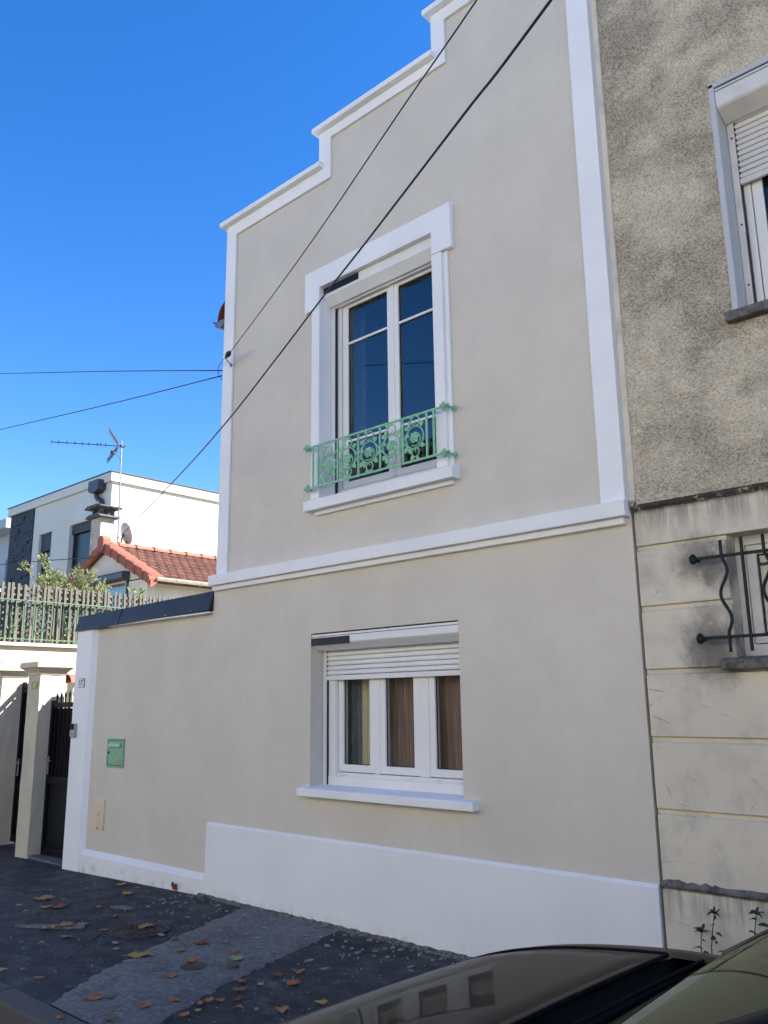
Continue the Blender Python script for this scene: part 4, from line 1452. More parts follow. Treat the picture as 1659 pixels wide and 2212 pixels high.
ol = thing('olive_bush', 'loose grey green olive bush rising behind the trellis fence', 'bush', (-15.35, 2.85, 2.735))
MB().lathe([(.17, 0), (.19, .02), (.24, .36), (.26, .38), (.26, .42), (.23, .42), (.22, .38)], (-15.35, 2.85, 2.737), seg=20).build('pot', 'terracotta_ridge', ol, smooth=True)
rnd = random.Random(31)
st = MB()
lf = MB()
base = Vector((-15.35, 2.85, 3.10))
tips = [(-.15, -1.02, 1.32, .9), (-.1, -.62, 1.52, 1), (.0, -.40, 1.22, 1), (.15, -.75, 1.02, .9), (-.1, -.10, 1.12, 1), (.1, .12, 1.16, 1.1), (-.2, .30, 1.36, 1.1), (.15, .42, 1.30, 1.1), (-.1, .62, 1.22, 1), (.2, .66, .92, 1), (-.25, -.30, 1.0, 1), (.25, .20, .85, 1.0), (.2, -.15, .80, 1), (-.3, .5, 1.0, 1), (.25, -.5, .72, .9), (.3, .45, .62, .9), (-.1, .82, .86, .8), (.25, -.85, .60, .7), (0, .3, 1.0, 1.1), (0, -.28, .9, 1)]
for k in range(16):
    tips.append((rnd.uniform(-.3, .35), rnd.uniform(-.75, .8), rnd.uniform(.55, 1.15), 1.1))
for (dx, dy, dz, den) in tips:
    end = base + Vector((dx, dy * .80 + .08, dz * .80))
    mid = base + Vector((dx * .35, dy * .34 + .04, dz * .50))
    path = []
    for k in range(9):
        t_ = k / 8
        path.append(base.lerp(mid, t_).lerp(mid.lerp(end, t_), t_))
    st.tube(path, [.012 * (1 - .8 * k / 8) for k in range(9)], 5)
    for k in range(2, 9):
        for q in range(int(3 + den * 4)):
            o_ = path[k] if k == 8 else path[k].lerp(path[min(8, k + 1)], rnd.random())
            td = (path[k] - path[k - 1]).normalized()
            tw = (td + Vector((rnd.gauss(0, .6), rnd.gauss(0, .6), rnd.gauss(.15, .5)))).normalized()
            ln = rnd.uniform(.07, .19)
            tp = o_ + tw * ln
            st.tube([o_, tp], [.003, .0015], 4)
            for j in range(9):
                pp = o_.lerp(tp, .15 + .85 * j / 8)
                dd = (tw * .9 + Vector((rnd.gauss(0, .6), rnd.gauss(0, .6), rnd.gauss(0, .6)))).normalized()
                leaf_quad(lf, pp, dd, Vector((rnd.gauss(0, 1), rnd.gauss(0, 1), rnd.gauss(.6, 1))), rnd.uniform(.045, .075), rnd.uniform(.008, .0125))
st.build('stem', 'bark', ol)
lf.build('foliage', 'olive_leaf', ol, weld=False, normals=False)

iv = thing('climbing_plant', 'yellow green broad leaved plant climbing behind the lower left trellis', 'plant', (-14.72, 1.5, 2.735))
st = MB()
lf = MB()
rnd = random.Random(37)
for k in range(12):
    y = 1.0 + k * .11 + rnd.uniform(-.04, .04)
    h_ = rnd.uniform(.25, .55) if y < 2.1 else rnd.uniform(.15, .25)
    path = [(-14.72 + rnd.uniform(-.03, .06), y + rnd.uniform(-.03, .03), 2.737 + h_ * j / 5) for j in range(6)]
    st.tube(path, .004, 5)
    for j in range(15):
        q = Vector(path[min(5, j // 3 + 1)]) + Vector((rnd.uniform(-.02, .07), rnd.gauss(0, .045), rnd.gauss(0, .05)))
        if q.z < 2.76:
            q.z = 2.76 + rnd.random() * .05
        leaf_quad(lf, q, Vector((rnd.uniform(.1, .8), rnd.gauss(0, .8), rnd.gauss(-.1, .7))), Vector((1, rnd.gauss(0, .5), rnd.gauss(.3, .5))), rnd.uniform(.06, .10), rnd.uniform(.020, .034))
st.build('stem', 'bark', iv)
lf.build('foliage', 'ivy_leaf', iv, weld=False, normals=False)
sh = thing('small_shrub', 'small yellow green shrub peeping over the right end of the trellis', 'shrub', (-14.75, 4.0, 2.735))
st = MB()
lf = MB()
for k in range(6):
    tp = Vector((-14.74 + rnd.uniform(-.05, .06), 3.98 + rnd.gauss(0, .06), 3.68 + rnd.uniform(0, .14)))
    st.tube([(-14.75, 4.0, 2.74), tuple(tp)], .004, 5)
    for j in range(7):
        leaf_quad(lf, tp + Vector((rnd.gauss(0, .04), rnd.gauss(0, .05), rnd.gauss(0, .05))), Vector((rnd.uniform(0, .8), rnd.gauss(0, .8), rnd.gauss(.2, .7))), Vector((1, 0, .6)), rnd.uniform(.07, .11), rnd.uniform(.018, .028))
st.build('stem', 'bark', sh)
lf.build('foliage', 'ivy_leaf', sh, weld=False, normals=False)

# ================================================================== TILED HOUSE
th = thing('tiled_house', 'small white gabled house with orange tiled roof behind the terrace', 'house', (-17.6, 7, 0))
GY, AX, AZ = 4.80, -17.58, 5.30
SL = .478
EX = 2.08
wz = lambda x: AZ - .15 - abs(x - AX) * SL


def th_in(x, z):
    return not (inrect(x, z, (-17.75, -16.74, 2.74, 4.34)))


mb = MB()
cellwall(mb, [AX - 1.75, -17.75, -16.74, AX + 1.75], [-.3, 2.74, 4.34, wz(AX + 1.75)], th_in, GY + .10, GY + .35)
mb.prism([(AX - 1.75, wz(AX + 1.75)), (AX + 1.75, wz(AX + 1.75)), (AX, wz(AX))], 'y', GY + .10, GY + .35)
mb.build('gable_wall', 'gable_white', th)
MB().box(AX + 1.45, AX + 1.75, GY + .35, 13, -.3, wz(AX + 1.75)).build('side_wall', 'gable_white', th)
MB().box(AX - 1.75, AX - 1.45, GY + .35, 13, -.3, wz(AX + 1.75)).build('side_wall', 'gable_white', th)
MB().quad((AX - 1.5, 7.5, 2.7), (AX + 1.5, 7.5, 2.7), (AX + 1.5, 7.5, 4.6), (AX - 1.5, 7.5, 4.6)).build('room_wall', 'room_dark', th)
rf = MB()
for sg in (-1, 1):
    rf.hexa([(AX, GY, AZ - .10), (AX + sg * EX, GY, AZ - .10 - EX * SL), (AX + sg * EX, 13.2, AZ - .10 - EX * SL), (AX, 13.2, AZ - .10),
             (AX, GY, AZ - .04), (AX + sg * EX, GY, AZ - .04 - EX * SL), (AX + sg * EX, 13.2, AZ - .04 - EX * SL), (AX, 13.2, AZ - .04)])
rfo = rf.build('roof_deck', 'brown_soffit', th)
# individual flat interlocking tiles on the slope that is seen
ln = math.hypot(1, SL)
rows, pitch_ = 9, .255
tw_ = .225
tme = []
for k in range(3):
    m_ = MB()
    # tile local: x down the slope, y along the ridge, z up
    prof = [(-.112, .012), (-.100, .026), (-.086, .026), (-.074, .010), (-.005, .006), (.0, .016), (.005, .006), (.074, .010), (.086, .022), (.112, .018)]
    P = []
    for (u, lift) in ((0, .0), (.262, .016)):
        P.append([(u, y, z + lift) for (y, z) in prof])
    m_.grid(P)
    m_.poly([P[1][i] for i in range(len(prof))] + [(.262, .112, -.004), (.262, -.112, -.004)])
    tme.append(m_.mesh('roof_tile', 'terracotta_%d' % k))
rnd = random.Random(41)
ang = math.atan(SL)
ncol = 24
for r in range(rows):
    for c_ in range(ncol):
        u = .06 + r * pitch_
        o = link('roof_tile', tme[rnd.randrange(3)], rfo)
        yy = GY + .32 + c_ * tw_ + (.5 * tw_ if r % 2 else 0)
        o.location = (AX + u / ln, yy, AZ - .035 - u / ln * SL + rnd.uniform(-.003, .004))
        o.rotation_euler = (0, ang - .03, rnd.uniform(-.01, .01))
# left slope tiles beyond the ridge are not seen singly: one ribbed sheet
P = []
for c_ in range(74):
    y = GY + .25 + c_ * .11
    P.append([(AX - u, y, AZ - .03 - u * SL + (.02 if c_ % 2 else 0)) for u in (0, .7, 1.4, 2.1)])
tag(MB().grid(P).build('far_slope_tiles', 'terracotta_1', rfo), kind='stuff')
# half-round ridge tiles with collars
yy = GY + .02
ry = [4.80, 5.13, 5.58, 6.06, 6.51, 6.96, 7.41, 7.82, 8.27, 8.72, 9.17]
for i in range(len(ry) - 1):
    P = []
    a_, b_ = ry[i], ry[i + 1] + .03
    for (y, r) in ((a_, .118), (a_ + .07, .120), (a_ + .075, .100), (b_, .096)):
        P.append([(AX - math.cos(q) * r, y, AZ - .045 + math.sin(q) * r * .95) for q in [pi * j / 10 for j in range(11)]])
    MB().grid(P).build('ridge_tile', 'terracotta_ridge', rfo, smooth=True)
# verge tiles: tapered L shaped pieces overlapping down both rakes
for sg in (-1, 1):
    for k in range(6):
        u0, u1 = .02 + k * .345, .02 + (k + 1) * .345 + .05
        q = []
        m_ = MB()
        for (u, e) in ((u0, .0), (u1, .022)):
            x = AX + sg * u
            z = AZ - u * SL
            q.append([(x, GY + .24, z + .025 + e), (x, GY - .01 - e, z + .035 + e), (x, GY - .045 - e, z + .010 + e), (x, GY - .05 - e, z - .17 - e), (x, GY - .02 - e, z - .185 - e), (x, GY + .02, z - .17)])
        m_.grid(q)
        for row in q:
            m_.poly(row)
        m_.build('verge_tile', 'terracotta_ridge', rfo, smooth=True)
m_ = MB()
m_.prism([(AX - .13, AZ - .22), (AX + .13, AZ - .22), (AX + .13, AZ + .07), (AX + .07, AZ + .15), (AX - .07, AZ + .15), (AX - .13, AZ + .07)], 'y', GY - .10, GY + .10)
m_.build('apex_tile', 'terracotta_ridge', rfo, bevel=.015)
MB().lathe([(.02, -.10), (.085, -.09), (.09, 0), (.02, .06)], (AX + EX - .02, GY - .02, AZ - EX * SL - .06), (0, 1, 0), 14).build('verge_stop', 'terracotta_ridge', rfo, smooth=True)
# underside boards of the left rake
for k in range(8):
    u = .10 + k * .25
    MB().hexa([(AX - u, GY + .0, AZ - .135 - u * SL), (AX - u - .235, GY, AZ - .135 - (u + .235) * SL), (AX - u - .235, GY + .10, AZ - .135 - (u + .235) * SL), (AX - u, GY + .10, AZ - .135 - u * SL),
               (AX - u, GY + .0, AZ - .115 - u * SL), (AX - u - .235, GY, AZ - .115 - (u + .235) * SL), (AX - u - .235, GY + .10, AZ - .115 - (u + .235) * SL), (AX - u, GY + .10, AZ - .115 - u * SL)]).build('soffit_board', 'brown_soffit', rfo)
# gutter on the right eave
ex = AX + EX + .06
ez = AZ - EX * SL - .04
P = []
for yy in (GY + .06, 13):
    P.append([(ex - math.cos(a) * .060, yy, ez - math.sin(a) * .060) for a in [pi * j / 10 for j in range(11)]])
gm = MB().grid(P)
gm.poly(P[0])
gm.tube([(ex + .06, GY + .06, ez), (ex + .06, 13, ez)], .010, 6)
gut = gm.build('gutter', 'gutter_cream', rfo, smooth=True)
for k in range(8):
    y = GY + .55 + k * .62
    MB().tube([(ex - math.cos(a) * .067, y, ez - math.sin(a) * .067) for a in [pi * j / 8 for j in range(9)]], .010, 5).build('gutter_bracket', 'gutter_cream', rfo)
MB().box(AX + EX - .045, AX + EX - .015, GY + .1, 13, ez - .10, ez + .03).build('fascia', 'brown_soffit', rfo)
# window with its dark roller-shutter box
MB().prism([(GY + .10, 4.345), (GY - .055, 4.345), (GY - .10, 4.385), (GY - .10, 4.50), (GY - .06, 4.535), (GY + .10, 4.535)], 'x', -18.14, -16.55).build('shutter_box', 'dark_shutter', th, bevel=.012)
fw = MB()
cellwall(fw, [-17.75, -17.68, -16.81, -16.74], [2.74, 2.80, 4.27, 4.34], lambda x, z: not inrect(x, z, (-17.68, -16.81, 2.80, 4.27)), GY + .14, GY + .20)
wt = fw.build('window', 'brown_wood', th, bevel=.004)
MB().box(-17.68, -16.81, GY + .165, GY + .170, 2.80, 4.27).build('pane', 'window_glass', wt)
MB().box(-17.62, -16.86, GY + .22, GY + .24, 4.10, 4.22).build('blind', 'gutter_cream', wt)
for sx in (-18.10, -16.62):
    MB().box(sx - .03, sx + .03, GY + .06, GY + .11, 2.8, 4.345).build('guide_rail', 'dark_shutter', th)
# chimney
ch = MB()
ch.box(-18.66, -18.20, 5.02, 5.38, 4.6, 6.04)
cho = ch.build('chimney', 'chimney_render', th, bevel=.008)
MB().prism([(-18.78, 6.04), (-18.08, 6.04), (-18.10, 6.075), (-18.22, 6.125), (-18.64, 6.125), (-18.76, 6.075)], 'y', 4.92, 5.48).build('chimney_crown', 'chimney_concrete', cho, bevel=.01)
for (x, y) in ((-18.60, 5.06), (-18.26, 5.06), (-18.26, 5.34), (-18.60, 5.34)):
    MB().prism([(x - .05, 6.12), (x + .05, 6.12), (x + .03, 6.18), (x + .05, 6.27), (x - .05, 6.27), (x - .03, 6.18)], 'y', y - .045, y + .045).build('cowl_post', 'chimney_concrete', cho, bevel=.006)
MB().prism([(-18.80, 6.27), (-18.06, 6.27), (-18.05, 6.30), (-18.2, 6.35), (-18.66, 6.35), (-18.81, 6.30)], 'y', 4.90, 5.50).build('cowl_slab', 'chimney_concrete', cho, bevel=.01)

# ---- television aerial
ae = thing('television_aerial', 'television aerial on a tall mast at the ridge of the tiled house', 'aerial', (-17.6, 5.12, 5.3))
MB().tube([(-17.6, 5.15, 5.20), (-17.6, 5.12, 6.9)], .019, 10).build('mast', 'galvanised', ae, smooth=True)
MB().tube([(-17.6, 5.12, 6.88), (-17.6, 5.10, 7.80)], .016, 10).build('mast_upper', 'galvanised', ae, smooth=True)
MB().box(-17.63, -17.57, 5.07, 5.17, 7.64, 7.70).build('clamp', 'dark_aluminium', ae, bevel=.004)
b0, b1 = Vector((-17.56, 5.19, 7.672)), Vector((-18.40, 3.77, 7.655))
MB().tube([b0, b1], .010, 6).build('boom', 'dark_aluminium', ae)
bd = (b1 - b0).normalized()
sd_ = bd.cross(Vector((0, 0, 1))).normalized()
for f in (.995, .90, .79, .685, .585, .50, .385, .34, .27):
    c_ = b0.lerp(b1, f)
    m_ = MB()
    for sg in (-1, 1):
        for tz in (-1, 1):
            m_.tube([c_, c_ + sd_ * sg * .075 + Vector((0, 0, tz * .035)) + bd * .02], .0042, 5)
    m_.tube([c_ - Vector((0, 0, .02)), c_ + Vector((0, 0, .045))], .006, 5)
    m_.build('director', 'dark_aluminium', ae)
for sg in (1, -1):
    m_ = MB()
    o_ = b0.lerp(b1, .10) + Vector((0, 0, .03 * sg))
    dv = (bd * .55 + Vector((0, 0, .85 * sg))).normalized()
    for k in range(11):
        q = (k - 5) / 5 * .20
        m_.tube([o_ + sd_ * q + dv * .04, o_ + sd_ * q + dv * .43], .0026, 4)
    for k in range(11):
        q = .04 + .39 * k / 10
        m_.tube([o_ - sd_ * .20 + dv * q, o_ + sd_ * .20 + dv * q], .0026, 4)
    m_.tube([o_, o_ + dv * .36], .009, 6)
    m_.build('reflector_grid', 'dark_aluminium', ae)
dp = b0.lerp(b1, .17) - Vector((0, 0, .17))
MB().box(dp.x - .04, dp.x + .04, dp.y - .045, dp.y + .045, dp.z - .04, dp.z + .045).build('junction_box', 'cable_black', ae, bevel=.01)
MB().tube([b0.lerp(b1, .15), b0.lerp(b1, .14) - Vector((0, 0, .08)), dp], .008, 6).build('arm', 'dark_aluminium', ae)
MB().tube([dp, dp + Vector((.08, .12, -.1)), (-17.585, 5.13, 7.2), (-17.58, 5.14, 6.2), (-17.58, 5.16, 5.4)], .004, 5).build('coax', 'cable_black', ae)

# ---- satellite dish
di = thing('satellite_dish', 'white satellite dish with a rust spot behind the tiled roof ridge', 'satellite dish', (-17.78, 5.45, 5.2))
dn_ = Vector((.62, .35, .25)).normalized()
dn_ = Vector((.02, .95, .30)).normalized()
uu = Vector((-dn_.y, dn_.x, 0)).normalized()
vv = dn_.cross(uu)
P = []
for i in range(7):
    r = i / 6
    P.append([tuple(Vector((-17.80, 5.42, 5.62)) + uu * math.cos(a) * r * .235 + vv * math.sin(a) * r * .275 + dn_ * (.06 * r * r)) for a in [2 * pi * k / 28 for k in range(29)]])
m_ = MB().grid(P)
m_.grid([[tuple(Vector(q) - dn_ * .008) for q in row] for row in P])
dm = m_.build('reflector', 'dish_white', di, smooth='all')
MB().lathe([(.03, 0), (.03, .002)], Vector((-17.80, 5.42, 5.62)) - vv * .2 + dn_ * .010, -dn_, 10).build('rust_spot', 'rust', dm)
MB().tube([(-17.80, 5.42, 5.62), (-17.85, 5.38, 5.5), (-17.85, 5.38, 5.0)], .02, 8).build('bracket', 'dark_aluminium', di)
MB().tube([tuple(Vector((-17.80, 5.42, 5.62)) - vv * -.0 - Vector((0, 0, .25))), tuple(Vector((-17.80, 5.42, 5.42)) + dn_ * .28)], .008, 6).build('lnb_arm', 'dark_aluminium', di)

# ================================================================== WHITE MODERN HOUSE
wh = thing('white_house', 'large white flat roofed house with dark stone panel and dark shutters', 'house', (-28.8, 14, 0))
WY = 9.0
WX0, WX1 = -32.60, -24.97
W1 = (-30.00, -29.02, 5.2, 7.85)
W2 = (-27.70, -26.14, 5.2, 7.85)
ZT = 8.93
xs = sorted([-30.50, W1[0], W1[1], W2[0], W2[1], WX1])
cellwall(MB(), xs, [-.3, 5.2, 7.85, ZT], lambda x, z: not (inrect(x, z, W1) or inrect(x, z, W2)), WY, WY + .4).build('front_wall', 'house_white', wh)
MB().box(WX1 - .4, WX1, WY + .4, 24, -.3, ZT).build('side_wall', 'house_white', wh)
MB().box(WX0, -30.50, WY + .02, WY + .4, -.3, ZT).build('stone_backing', 'stone_cladding', wh)
rnd = random.Random(51)
# stacked stone strips of the dark panel, each its own piece
z = 4.4
while z < ZT - .05:
    hh = rnd.choice((.10, .13, .16))
    x = -32.38
    while x < -30.52:
        l_ = min(rnd.uniform(.30, .75), -30.50 - x)
        if l_ > .08:
            MB().box(x, x + l_ - .006, WY - rnd.uniform(.005, .045), WY + .03, z, min(z + hh - .006, ZT)).build('stone', 'stone_cladding', wh)
        x += l_
    z += hh
MB().prism([(WX0 - .05, WY - .10), (WX1 + .10, WY - .10), (WX1 + .10, 24), (WX0 - .05, 24)], 'z', ZT, ZT + .31).build('roof_fascia', 'house_white', wh, bevel=.01)
MB().prism([(WX0 - .08, WY - .14), (WX1 + .14, WY - .14), (WX1 + .14, 24), (WX0 - .08, 24)], 'z', ZT + .312, ZT + .335).build('roof_edge', 'dark_shutter', wh)
for W in (W1, W2):
    fr = MB()
    cellwall(fr, [W[0], W[0] + .06, W[1] - .06, W[1]], [W[2], W[2] + .06, W[3] - .06, W[3]], lambda x, z, W=W: not inrect(x, z, (W[0] + .06, W[1] - .06, W[2] + .06, W[3] - .06)), WY + .16, WY + .22)
    wo_ = fr.build('window', 'dark_shutter', wh)
    MB().box(W[0] + .06, W[1] - .06, WY + .19, WY + .20, W[2], W[3]).build('pane', 'dark_glass_far', wo_)
    MB().box(W[0] + .06, W[0] + .42, WY + .24, WY + .25, W[2], W[3]).build('curtain', 'house_pale', wo_)
    zl = W[3] - .62 if W is W1 else W[3] - .30
    z = W[3]
    sm = MB().prism([(WY + .10, 0), (WY + .085, -.04), (WY + .10, -.078), (WY + .12, -.078), (WY + .12, 0)], 'x', W[0] + .005, W[1] - .005).mesh('slat', 'dark_shutter')
    while z > zl:
        link('slat', sm, wo_).location = (0, 0, z)
        z -= .08
    MB().box(W[0] - .05, W[1] + .05, WY - .03, WY + .15, W[2] - .06, W[2] - .002).build('sill', 'house_white', wo_)
# rainwater hopper and swan-neck pipe
m_ = MB().prism([(-26.02, 9.05), (-25.36, 9.05), (-25.36, 8.72), (-25.50, 8.64), (-25.88, 8.64), (-26.02, 8.72)], 'y', WY - .30, WY - .002)
hp = m_.build('rainwater_hopper', 'dark_shutter', wh, bevel=.01)
MB().tube([(-25.70, WY - .14, 8.66), (-25.70, WY - .14, 8.52), (-25.62, WY - .13, 8.42), (-25.46, WY - .10, 8.34), (-25.40, WY - .10, 8.22), (-25.40, WY - .10, 0)], .085, 12).build('downpipe', 'dark_shutter', wh, smooth='all')

# ---- pale house at the far left
fl = thing('pale_house', 'pale grey house with roof slab at the far left edge', 'house', (-42, 16, 0))
MB().box(-48, -39.62, 12.4, 22, -.3, 9.9).build('wall', 'house_pale', fl)
MB().box(-48.5, -39.2, 11.6, 22.5, 9.9, 10.35).build('roof_slab', 'house_pale', fl, bevel=.02)
MB().box(-40.6, -39.75, 12.33, 12.402, 4.2, 8.62).build('window', 'dark_glass_far', fl)
MB().box(-48, -39.3, 11.4, 12.39, 6.9, 7.05).build('balcony', 'house_pale', fl)
for k in range(3):
    MB().tube([(-48, 11.45, 7.35 + k * .25), (-39.3, 11.45, 7.35 + k * .25)], .025, 6).build('balcony_bar', 'dark_shutter', fl)

# ================================================================== CABLES
def spline(pts, n=10):
    """Catmull-Rom through the points"""
    V_ = [Vector(q) for q in pts]
    V_ = [V_[0] * 2 - V_[1]] + V_ + [V_[-1] * 2 - V_[-2]]
    out = []
    for i in range(1, len(V_) - 2):
        a, b, c, d = V_[i - 1:i + 3]
        for k in range(n):
            t_ = k / n
            out.append(.5 * ((2 * b) + (c - a) * t_ + (2 * a - 5 * b + 4 * c - d) * t_ ** 2 + (3 * b - a - 3 * c + d) * t_ ** 3))
    out.append(V_[-2])
    return out


c = MB().tube(spline([(-17.60, 5.15, 5.51), (-17.096, 4.9, 5.378), (-8.383, .583, 4.186), (-5.384, -.903, 3.813), (-3.778, -1.698, 3.667), (-2.858, -2.154, 3.596), (-2.213, -2.474, 3.537), (-1.424, -2.865, 3.475), (-.949, -3.1, 3.44), (1.0, -4.06, 3.38), (6, -6.55, 3.75), (14, -10.5, 5.0)], 8), [.0085 - .0042 * min(1, k / 40) for k in range(89)], 8).build('overhead_cable', 'cable_black', smooth='all')
tag(c, 'thick black cable crossing the whole facade down to the tiled house', 'cable', 'overhead cables')
ob = thing('service_cable', 'black cable clamped to the top left corner of the beige facade', 'cable', (-6.4, -.13, 4.98), 'overhead cables')
MB().tube(spline([(-6.309, -.15, 4.992), (-4.765, -.854, 4.836), (-3.743, -1.32, 4.752), (-2.547, -1.866, 4.69), (-1.814, -2.2, 4.642), (0, -3.02, 4.56), (5, -5.3, 4.7), (13, -8.9, 5.6)], 8), .0040, 8).build('wire', 'cable_black', ob, smooth='all')
MB().lathe([(.004, -.075), (.016, -.058), (.024, -.02), (.026, .02), (.018, .048), (.005, .058)], (-6.368, -.138, 4.983), (.92, -.30, .05), 10).build('clamp', 'cable_black', ob, smooth=True)
MB().tube(spline([(-6.428, -.12, 4.978), (-6.52, -.085, 4.985), (-6.60, -.06, 4.97), (-6.65, -.05, 4.94), (-6.675, -.01, 4.88), (-6.66, .03, 4.83)], 6), .0032, 6).build('loop', 'cable_black', ob, smooth='all')
MB().tube([(-6.44, -.115, 4.975), (-6.455, -.06, 4.945), (-6.46, -.024, 4.93)], .006, 6).build('hook', 'galvanised', ob)
MB().lathe([(.02, 0), (.02, -.008)], (-6.46, -.027, 4.93), (0, 1, 0), 10).build('hook_plate', 'galvanised', ob)
for (nm, a, b, d_, lab) in (('street_cable', (-6.70, .044, 4.964), (-9.806, .50, 5.9805), (-14.43, .9, 7.381), 'upper thin cable running level across the sky to the left'),
                            ('street_cable', (-6.70, .043, 4.908), (-9.752, .50, 5.512), (-14.208, .9, 6.296), 'lower thin cable sloping down across the sky to the left')):
    far = Vector(d_) + (Vector(d_) - Vector(b)) * 2.2
    c = MB().tube(spline([a, b, d_, tuple(far)], 8), .0062, 6).build(nm, 'cable_black', smooth='all')
    tag(c, lab, 'cable', 'overhead cables')
c = MB().tube(spline([(-17.26, 4.74, 4.98), (-17.9, 4.6, 4.97), (-18.44, 4.55, 5.01), (-20.33, 4.55, 5.18), (-22.5, 4.55, 5.36), (-30, 4.55, 6.0)], 6), .010, 6).build('gable_cable', 'cable_black', smooth='all')
tag(c, 'thin cable from the gable of the tiled house towards the left', 'cable', 'overhead cables')

# ================================================================== WEEDS AT THE FOOT OF THE NEIGHBOUR
def weed(label, x, y, z0, h_, seed, lean=0.0):
    rn = random.Random(seed)
    t = thing('wall_weed', label, 'weed', (x, y, z0), 'weeds growing by the neighbouring wall')
    top = Vector((x + lean, y - .01, z0 + h_))
    bend = rn.uniform(-.05, .05)
    path = [Vector((x, y, z0)).lerp(top, k / 6) + Vector((bend * math.sin(pi * k / 6) + .006 * math.sin(k * 1.7 + seed), 0, 0)) for k in range(7)]
    MB().tube(path, [.0042 - .0003 * k for k in range(7)], 6).build('stem', 'weed_leaf', t, smooth='all')
    def lf_(p, d, ln, wd):
        d = d.normalized()
        dr_ = rn.uniform(.15, .9)
        s_ = d.cross(Vector((rn.gauss(0, .35), -.5 + rn.gauss(0, .3), 1)))
        s_.normalize()
        P = []
        for i in range(6):
            u = i / 5
            hw = wd * math.sin(pi * min(.97, u * .9 + .06))
            c_ = p + d * ln * u + Vector((0, 0, -dr_ * ln * u * u))
            P.append([c_ - s_ * hw, c_ + Vector((0, 0, -.003)), c_ + s_ * hw])
        MB().grid(P).build('leaf', 'weed_leaf', t, smooth='all')
    n = int(5 + h_ * 14)
    for k in range(n):
        f = .30 + .66 * k / (n - 1)
        p = path[0].lerp(path[6], f)
        a = k * 2.4 + seed + rn.gauss(0, .4)
        p = p + Vector((0, 0, rn.uniform(-.012, .012)))
        lf_(p, Vector((math.cos(a), -.25 + .5 * math.sin(a), .45)), rn.uniform(.045, .105) * (1.1 - .35 * f), rn.uniform(.007, .0145))
    for k in range(6):
        a = 2 * pi * k / 6 + 1.3
        side_tip = path[2].lerp(path[4], rn.random())
        lf_(side_tip, Vector((math.cos(a), -.3, .9)), rn.uniform(.03, .06), .006)
    for k in range(9):
        a = 2 * pi * k / 9 + rn.gauss(0, .2)
        lf_(path[6], Vector((math.cos(a), .5 * math.sin(a) - .15, .8)), rn.uniform(.035, .06), .0085)
    return t


weed('tallest green weed at the foot of the neighbouring wall', -2.03, -.075, -.01, .535, 4)
weed('shorter weed left of the tallest one by the neighbouring wall', -2.125, -.070, -.01, .435, 9, .02)
weed('weed at the right edge of the photo behind the windscreen', -1.815, -.06, -.01, .56, 14, .01)

# ================================================================== FALLEN LEAVES
def leaf_mesh(seed, lobed=True):
    """five-lobed plane leaf (or plain oval one), unit width, curled, with stalk; thin solid"""
    rn = random.Random(seed)
    out = []
    if lobed:
        ctrl = [(-.10, -.42), (-.30, -.40), (-.42, -.30), (-.30, -.16), (-.50, -.02), (-.36, .06), (-.44, .20), (-.22, .16), (-.14, .36), (0, .52), (.14, .36), (.22, .16), (.44, .20), (.36, .06), (.50, -.02), (.30, -.16), (.42, -.30), (.30, -.40), (.10, -.42), (0, -.36)]
    else:
        ctrl = [(.0, -.5), (-.15, -.40), (-.26, -.2), (-.30, .0), (-.24, .22), (-.12, .40), (0, .52), (.12, .40), (.24, .22), (.30, .0), (.26, -.2), (.15, -.40)]
    ctrl = [(x * rn.uniform(.88, 1.1), y * rn.uniform(.88, 1.1)) for x, y in ctrl]
    c1, c2, c3 = rn.uniform(.3, 1.0), rn.uniform(-.3, .8), rn.uniform(-.5, .5)
    def zz(x, y):
        return .02 + .42 * c1 * x * x + .30 * c2 * y * y + .35 * c3 * x * y + .03 * math.sin(9 * x + seed) + .03 * math.sin(8 * y + seed * 2)
    v = []
    f = []
    rings = (1.0, .62, .3)
    n = len(ctrl)
    for r in rings:
        for (x, y) in ctrl:
            v.append((x * r, y * r, zz(x * r, y * r)))
    v.append((0, 0, zz(0, 0)))
    for ri in range(2):
        for k in range(n):
            f.append((ri * n + k, ri * n + (k + 1) % n, (ri + 1) * n + (k + 1) % n, (ri + 1) * n + k))
    for k in range(n):
        f.append((2 * n + k, 2 * n + (k + 1) % n, 3 * n))
    mn = min(q[2] for q in v)
    m_ = MB()
    m_.v = [(a, b, c_ - mn + .004) for a, b, c_ in v]
    m_.f = f
    if lobed:
        m_.tube([(0, -.34, zz(0, -.34) - mn + .005), (.03, -.56, .03), (.07, -.76, .02)], .012, 4)
    return m_


LM = [leaf_mesh(k, True) for k in range(5)] + [leaf_mesh(20 + k, False) for k in range(2)]
LMC = {}


def fallen(x, y, size, col, label, shape=None, z=None, tilt=(0, 0)):
    rn = random.Random(int((x * 31 + y * 17) * 1000))
    k = shape if shape is not None else rn.randrange(5)
    if (k, col) not in LMC:
        LMC[(k, col)] = LM[k].mesh('leaf', 'leaf_' + col, smooth='all', normals=False)
    o = link('fallen_leaf', LMC[(k, col)])
    zz_ = gz(x) + .006 if y > -2.25 else (.006 if y > -2.405 else -.138)
    if -5.9 < x < -4.2 and y > -2.2:
        zz_ += .005
    if z is not None:
        zz_ = z
    o.location = (x, y, zz_)
    s_ = size * 1.12
    o.scale = (s_, s_, s_)
    o.rotation_euler = (tilt[0], tilt[1], rn.uniform(0, 2 * pi))
    tag(o, label, 'leaf', 'fallen leaves on the pavement')
    return o


